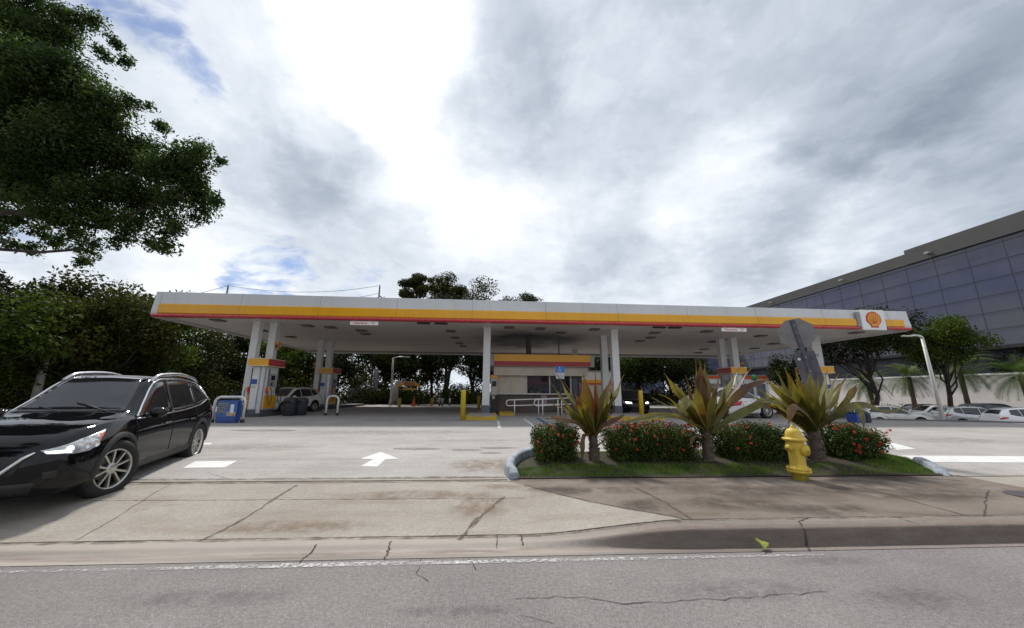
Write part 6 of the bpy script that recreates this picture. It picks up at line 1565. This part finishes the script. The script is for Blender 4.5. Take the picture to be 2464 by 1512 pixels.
# left belt; columns given by where they stand in the photo
belt = [  # px, depth, top py, radius, kind, label
 (-60, 17, 660, 4.0, 2, 'tree at the far left edge below the overhanging oak'), (60, 20, 640, 4.2, 0, 'dark tree behind the pale left pole'), (170, 24, 668, 4.4, 2, 'round green tree left of the canopy corner'),
 (270, 21, 668, 3.6, 1, 'olive tree above the black crossover roof'), (370, 23, 672, 3.4, 2, 'bright topped tree just left of the canopy corner'), (440, 28, 700, 4.0, 0, 'dark tree behind the left canopy corner'),
 (330, 30, 720, 4.5, 0, 'deep shaded tree behind the olive tree'), (120, 32, 700, 5.0, 0, 'deep shaded tree behind the left pole'), (520, 36, 770, 4.2, 1, 'olive tree behind the front left dispenser'), (620, 40, 790, 4.4, 0, 'dark tree behind the silver suv'),
 (700, 39, 800, 4.4, 2, 'green tree between the two left dispensers'), (780, 42, 790, 4.6, 1, 'olive tree behind the second left dispenser'), (860, 41, 790, 4.4, 0, 'dark tree behind the grey pylon'), (935, 43, 800, 4.2, 1, 'olive tree behind the thin light pole'),
 (1010, 44, 790, 4.2, 0, 'dark tree above the yellow height bar'), (1090, 42, 700, 5.0, 0, 'tall tree with forked dark limbs left of the front centre column'), (1008, 47, 652, 2.6, 1, 'thin tall tree topping the canopy roof left of centre'), (1078, 50, 660, 3.6, 1, 'second thin treetop above the canopy roof'),
 (1172, 46, 678, 5.6, 1, 'wide treetop just above the canopy roof at centre'), (1252, 46, 692, 4.6, 0, 'dark tree behind the shop roof'), (1440, 44, 800, 4.5, 0, 'dark tree behind the right centre columns'), (1530, 42, 800, 4.8, 2, 'dense green tree behind the black facing car'),
 (1600, 40, 815, 4.2, 0, 'dark tree right of the black facing car'), (1655, 46, 850, 3.2, 0, 'thin tree left of the right dispenser'), (1370, 48, 800, 4.0, 1, 'olive tree behind the shop right end'), (1140, 40, 790, 3.6, 0, 'low dark tree just left of the front centre column'), (1045, 47, 800, 4.2, 1, 'olive tree behind the traffic cone'),
]
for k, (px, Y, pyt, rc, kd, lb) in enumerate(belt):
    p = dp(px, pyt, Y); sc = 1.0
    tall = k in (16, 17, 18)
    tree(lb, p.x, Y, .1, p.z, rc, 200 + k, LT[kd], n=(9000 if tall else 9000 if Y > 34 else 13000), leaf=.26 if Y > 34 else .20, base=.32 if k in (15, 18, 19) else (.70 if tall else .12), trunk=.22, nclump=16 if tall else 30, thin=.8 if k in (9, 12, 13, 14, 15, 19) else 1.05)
# understorey: shrubs at the foot of the trees, a continuous dark mass
cs = []; rs = []
for i in range(150):
    px = rg.uniform(-250, 1170); Y = rg.uniform(24, 27) + max(0, (px + 0) / 1170) * 14; p = dp(px, 950, Y); h = rg.uniform(.5, 2.0); cs.append((p.x, Y + rg.uniform(0, 3), .2 + h * .6)); rs.append((rg.uniform(1, 1.9), 1.2, h))
for i in range(36):
    px = rg.uniform(1480, 1690); Y = rg.uniform(39, 44); p = dp(px, 950, Y); h = rg.uniform(.5, 1.6); cs.append((p.x, Y, .2 + h * .6)); rs.append((rg.uniform(1, 1.9), 1.2, h))
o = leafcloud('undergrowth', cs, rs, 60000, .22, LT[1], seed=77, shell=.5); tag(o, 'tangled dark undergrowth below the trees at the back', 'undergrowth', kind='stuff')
cs = []; rs = []
for i in range(170):
    px = rg.uniform(-500, 760); Y = rg.uniform(33, 38) + max(0, px / 1170) * 14; p = dp(px, 950, Y); h = rg.uniform(1.5, 4.6 if px < 420 else 3.6); cs.append((p.x, Y, h)); rs.append((2.2, 1.5, 1.6))
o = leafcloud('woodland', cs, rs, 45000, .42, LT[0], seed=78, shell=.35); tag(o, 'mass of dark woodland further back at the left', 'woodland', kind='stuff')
tag(MB().box(-80, 20, 52, 52.3, 0, .3).build('verge_kerb', M_grey), kind='structure')
sheet('verge', frange(-60, 18, 30), frange(38.5, 90, 10), lambda x, y: .215 + .05 * mnoise.noise(Vector((x * .3, y * .3, 0))), M_soil)
# clipped light green shrubs around the height bar
for px, Y, r_, lb in ((985, 37, 1.3, 'bright green shrub under the yellow height bar'), (915, 37, 1.0, 'pale grassy shrub left of the leaning pole'), (1100, 38, 1.4, 'low bushy shrub right of the single white post')):
    p = dp(px, 960, Y); t = thing('roadside_shrub', lb, 'shrub', (p.x, Y, .2), 0, 'shrubs at the back of the pavement')
    leafcloud('foliage', [(0, 0, r_ * .7), (r_ * .6, .1, r_ * .5), (-r_ * .6, 0, r_ * .5)], [(r_, r_ * .8, r_ * .8)] * 3, 2600, .16, LT[2], t, seed=int(px))
# overhanging oak at upper left (trunk stands outside the picture)
def oak():
    rg = random.Random(12)
    t = thing('overhanging_oak', 'big oak crown hanging into the sky at the upper left', 'tree', (-19.5, 9.5, 0)); O = Vector((-19.5, 9.5, 0))
    bl = [(-60, 60, 150, 9.5), (60, 110, 120, 9.5), (160, 80, 75, 9.8), (90, 240, 140, 9.3), (200, 200, 70, 9.6), (230, 300, 95, 9.6), (150, 380, 130, 9.5), (290, 370, 85, 9.5), (20, 330, 120, 9.7), (-60, 250, 170, 10), (350, 400, 70, 9.8), (400, 440, 75, 9.5), (455, 390, 55, 9.3), (480, 450, 48, 9.5), (440, 500, 62, 9.6),
          (340, 480, 80, 9.7), (260, 470, 80, 9.5), (400, 560, 42, 9.5), (360, 590, 30, 9.5), (250, 545, 52, 9.6), (215, 590, 38, 9.6), (210, 630, 20, 9.6), (150, 480, 80, 9.6), (60, 440, 60, 9.7), (310, 540, 36, 9.4), (180, 540, 40, 9.6), (-40, 420, 60, 10), (290, 580, 24, 9.5), (60, 540, 26, 9.7), (110, 560, 22, 9.8), (-100, 520, 80, 10), (20, 590, 24, 9.9), (330, 250, 30, 9.5), (245, 130, 24, 9.4), (180, 20, 50, 9.7), (0, 0, 90, 9.6), (480, 380, 30, 9.2), (30, 480, 34, 9.8), (90, 520, 30, 9.7), (140, 580, 26, 9.7), (10, 530, 30, 9.9), (70, 600, 22, 9.8), (190, 560, 34, 9.6), (-20, 470, 50, 10), (530, 388, 10, 9.3), (300, 140, 16, 9.5), (270, 100, 20, 9.6), (385, 300, 24, 9.5), (520, 480, 16, 9.4)]
    cs = []; rs = []
    for (px, py, pr, Y) in bl:
        Y2 = Y + rg.uniform(-.5, .8); c_ = dp(px, py, Y2); e = dp(px + pr, py, Y2); r_ = abs(e.x - c_.x)
        # break each mass into small tufts
        nt = max(3, int(pr / 9))
        for k in range(nt):
            d = Vector((rg.gauss(0, 1), rg.gauss(0, 1), rg.gauss(0, 1))).normalized() * rg.random() ** .45 * r_ * .82
            cs.append(tuple(c_ + d - O)); q = r_ * rg.uniform(.28, .46) + .10; rs.append((q, q, q * .88))
    for k in range(46):      # unseen clumps beside the camera, added for reflections and shade on the car
        c_ = Vector((rg.uniform(-14, -5.5), rg.uniform(-5, 2.2), rg.uniform(5.6, 9.5))); cs.append(tuple(c_ - O)); q = rg.uniform(.5, 1.0); rs.append((q, q, q * .6))
    leafcloud('crown', cs, rs, 290000, .095, leafmat('oak_leaf', (.014, .034, .010), (.038, .068, .017), (.13, .175, .055), .55, .45, .2), t, seed=61, up=.3, aspect=.45, shell=.40, ragged=.11)
    mb = MB(); tp = limb(mb, (0, 0, -.2), (.8, -.2, 6.0), .55, .38, rg, 6, .02)
    for (px, py, Y, r_) in ((60, 470, 9.7, .16), (230, 300, 9.6, .13), (440, 470, 9.5, .09), (200, 600, 9.6, .06), (100, 100, 9.5, .16), (20, 560, 9.9, .10), (-60, 640, 10, .1)):
        q = dp(px, py, Y) - O; pts = limb(mb, tp[-1 if py < 400 else 4], q, r_ * 1.5, .03, rg, 8, .035)
        for k in range(5):
            a = pts[rg.randint(3, 7)]; limb(mb, a, a + Vector((rg.uniform(-.3, 1.2), rg.uniform(-.8, .8), rg.uniform(-.6, .8))), .03, .008, rg, 4, .08)
    mb.build('trunk', M_bark, t)
oak()
# right side trees
def tree_px(label, px, Y, pyt, rc, seed, kd, base, z0=LOWZ, n=14000, leaf=.2, trunk=.2, nclump=34, **kw):
    p = dp(px, pyt, Y); return tree(label, p.x, Y, z0, p.z - z0, rc, seed, LT[kd], n, leaf, base, trunk, group='trees of the lower car park', nclump=nclump, **kw)
tree_px('dark spreading oak left of the lamp post behind the canopy corner', 2060, 30, 745, 5.6, 301, 0, .52, n=20000, thin=.9)
tree_px('green rounded tree right of the canopy corner behind the lamp post', 2235, 29, 745, 3.4, 302, 2, .42, n=14000)
tree_px('small tree between the stop sign and the oak', 1900, 33, 850, 2.6, 303, 0, .45, n=7000)
tree_px('dark tree against the office recess at the right edge', 2450, 34, 815, 3.2, 304, 0, .4, n=7000)
# palms
def palm(label, px, Y, pyt, pyb, seed, fl=1.9, m=leafmat('palm_frond', (.045, .08, .018), (.085, .14, .028), (.18, .22, .06), .5, .4), nf=42):
    p = dp(px, pyt, Y); rg = random.Random(seed); H_ = p.z - LOWZ; t = thing('palm_tree', label, 'palm tree', (p.x, Y, LOWZ), 0, 'palms along the pale wall')
    zt = H_ - fl * .35
    MB().tube([(0, 0, -.1), (.05, 0, zt * .5), (0, 0, zt)], [.26, .17, .20], 10).build('trunk', mat('palm_trunk', (.16, .10, .07), .9, var=.4, vs=10, bump=.8, bs=20), t)
    V = []; Fc = []; A = []
    for k in range(nf):
        az = rg.uniform(0, 6.283); el = rg.uniform(-.5, 1.3); d = Vector((math.cos(az) * math.cos(el), math.sin(az) * math.cos(el), math.sin(el))); q = Vector((0, 0, zt)); n_ = 12; side = Vector((-math.sin(az), math.cos(az), 0)); h_ = rg.random()
        for i in range(n_):
            q2 = q + d * fl / n_; b0 = len(V)
            V += [q - side * .012, q + side * .012, q2 + side * .008, q2 - side * .008]; Fc.append((b0, b0 + 1, b0 + 2, b0 + 3)); A += [h_] * 4
            ln = .55 * fl / 2 * (1 - (i / n_) ** 2 * .7)
            if i > 1:
                for sd in (1, -1):
                    for u_ in (0, .5):
                        a_ = q.lerp(q2, u_); tip = a_ + (side * sd * .85 + d * .55 + Vector((0, 0, -.25 + rg.uniform(-.1, .1)))).normalized() * ln
                        b0 = len(V); V += [a_ - d * .022, a_ + d * .022, tip]; Fc.append((b0, b0 + 1, b0 + 2)); A += [h_] * 3
            q = q2; d = (d + Vector((0, 0, -.16))).normalized()
    mb = MB(); mb.v = [tuple(v) for v in V]; mb.f = Fc; mb.sm = [False] * len(Fc); mb.a = [a + .001 for a in A]; mb.build('fronds', m, t)
palm('palm at the left behind the row of parked cars, partly behind the oak trunk', 2085, 33, 900, 975, 1, 2.3)
palm('small round palm left of the lamp post', 2180, 32, 885, 975, 2, 2.4)
palm('palm with reddish trunk right of the lamp post', 2300, 31, 862, 975, 3, 2.8)
palm('bright green palm at the right edge', 2448, 29, 874, 975, 4, 2.9, nf=46)

# ------------------------------------------------------------------ finish: no stray smooth issues
for o in C.objects:
    if o.type == 'MESH' and o.name.startswith('tmp'): bpy.data.objects.remove(o)
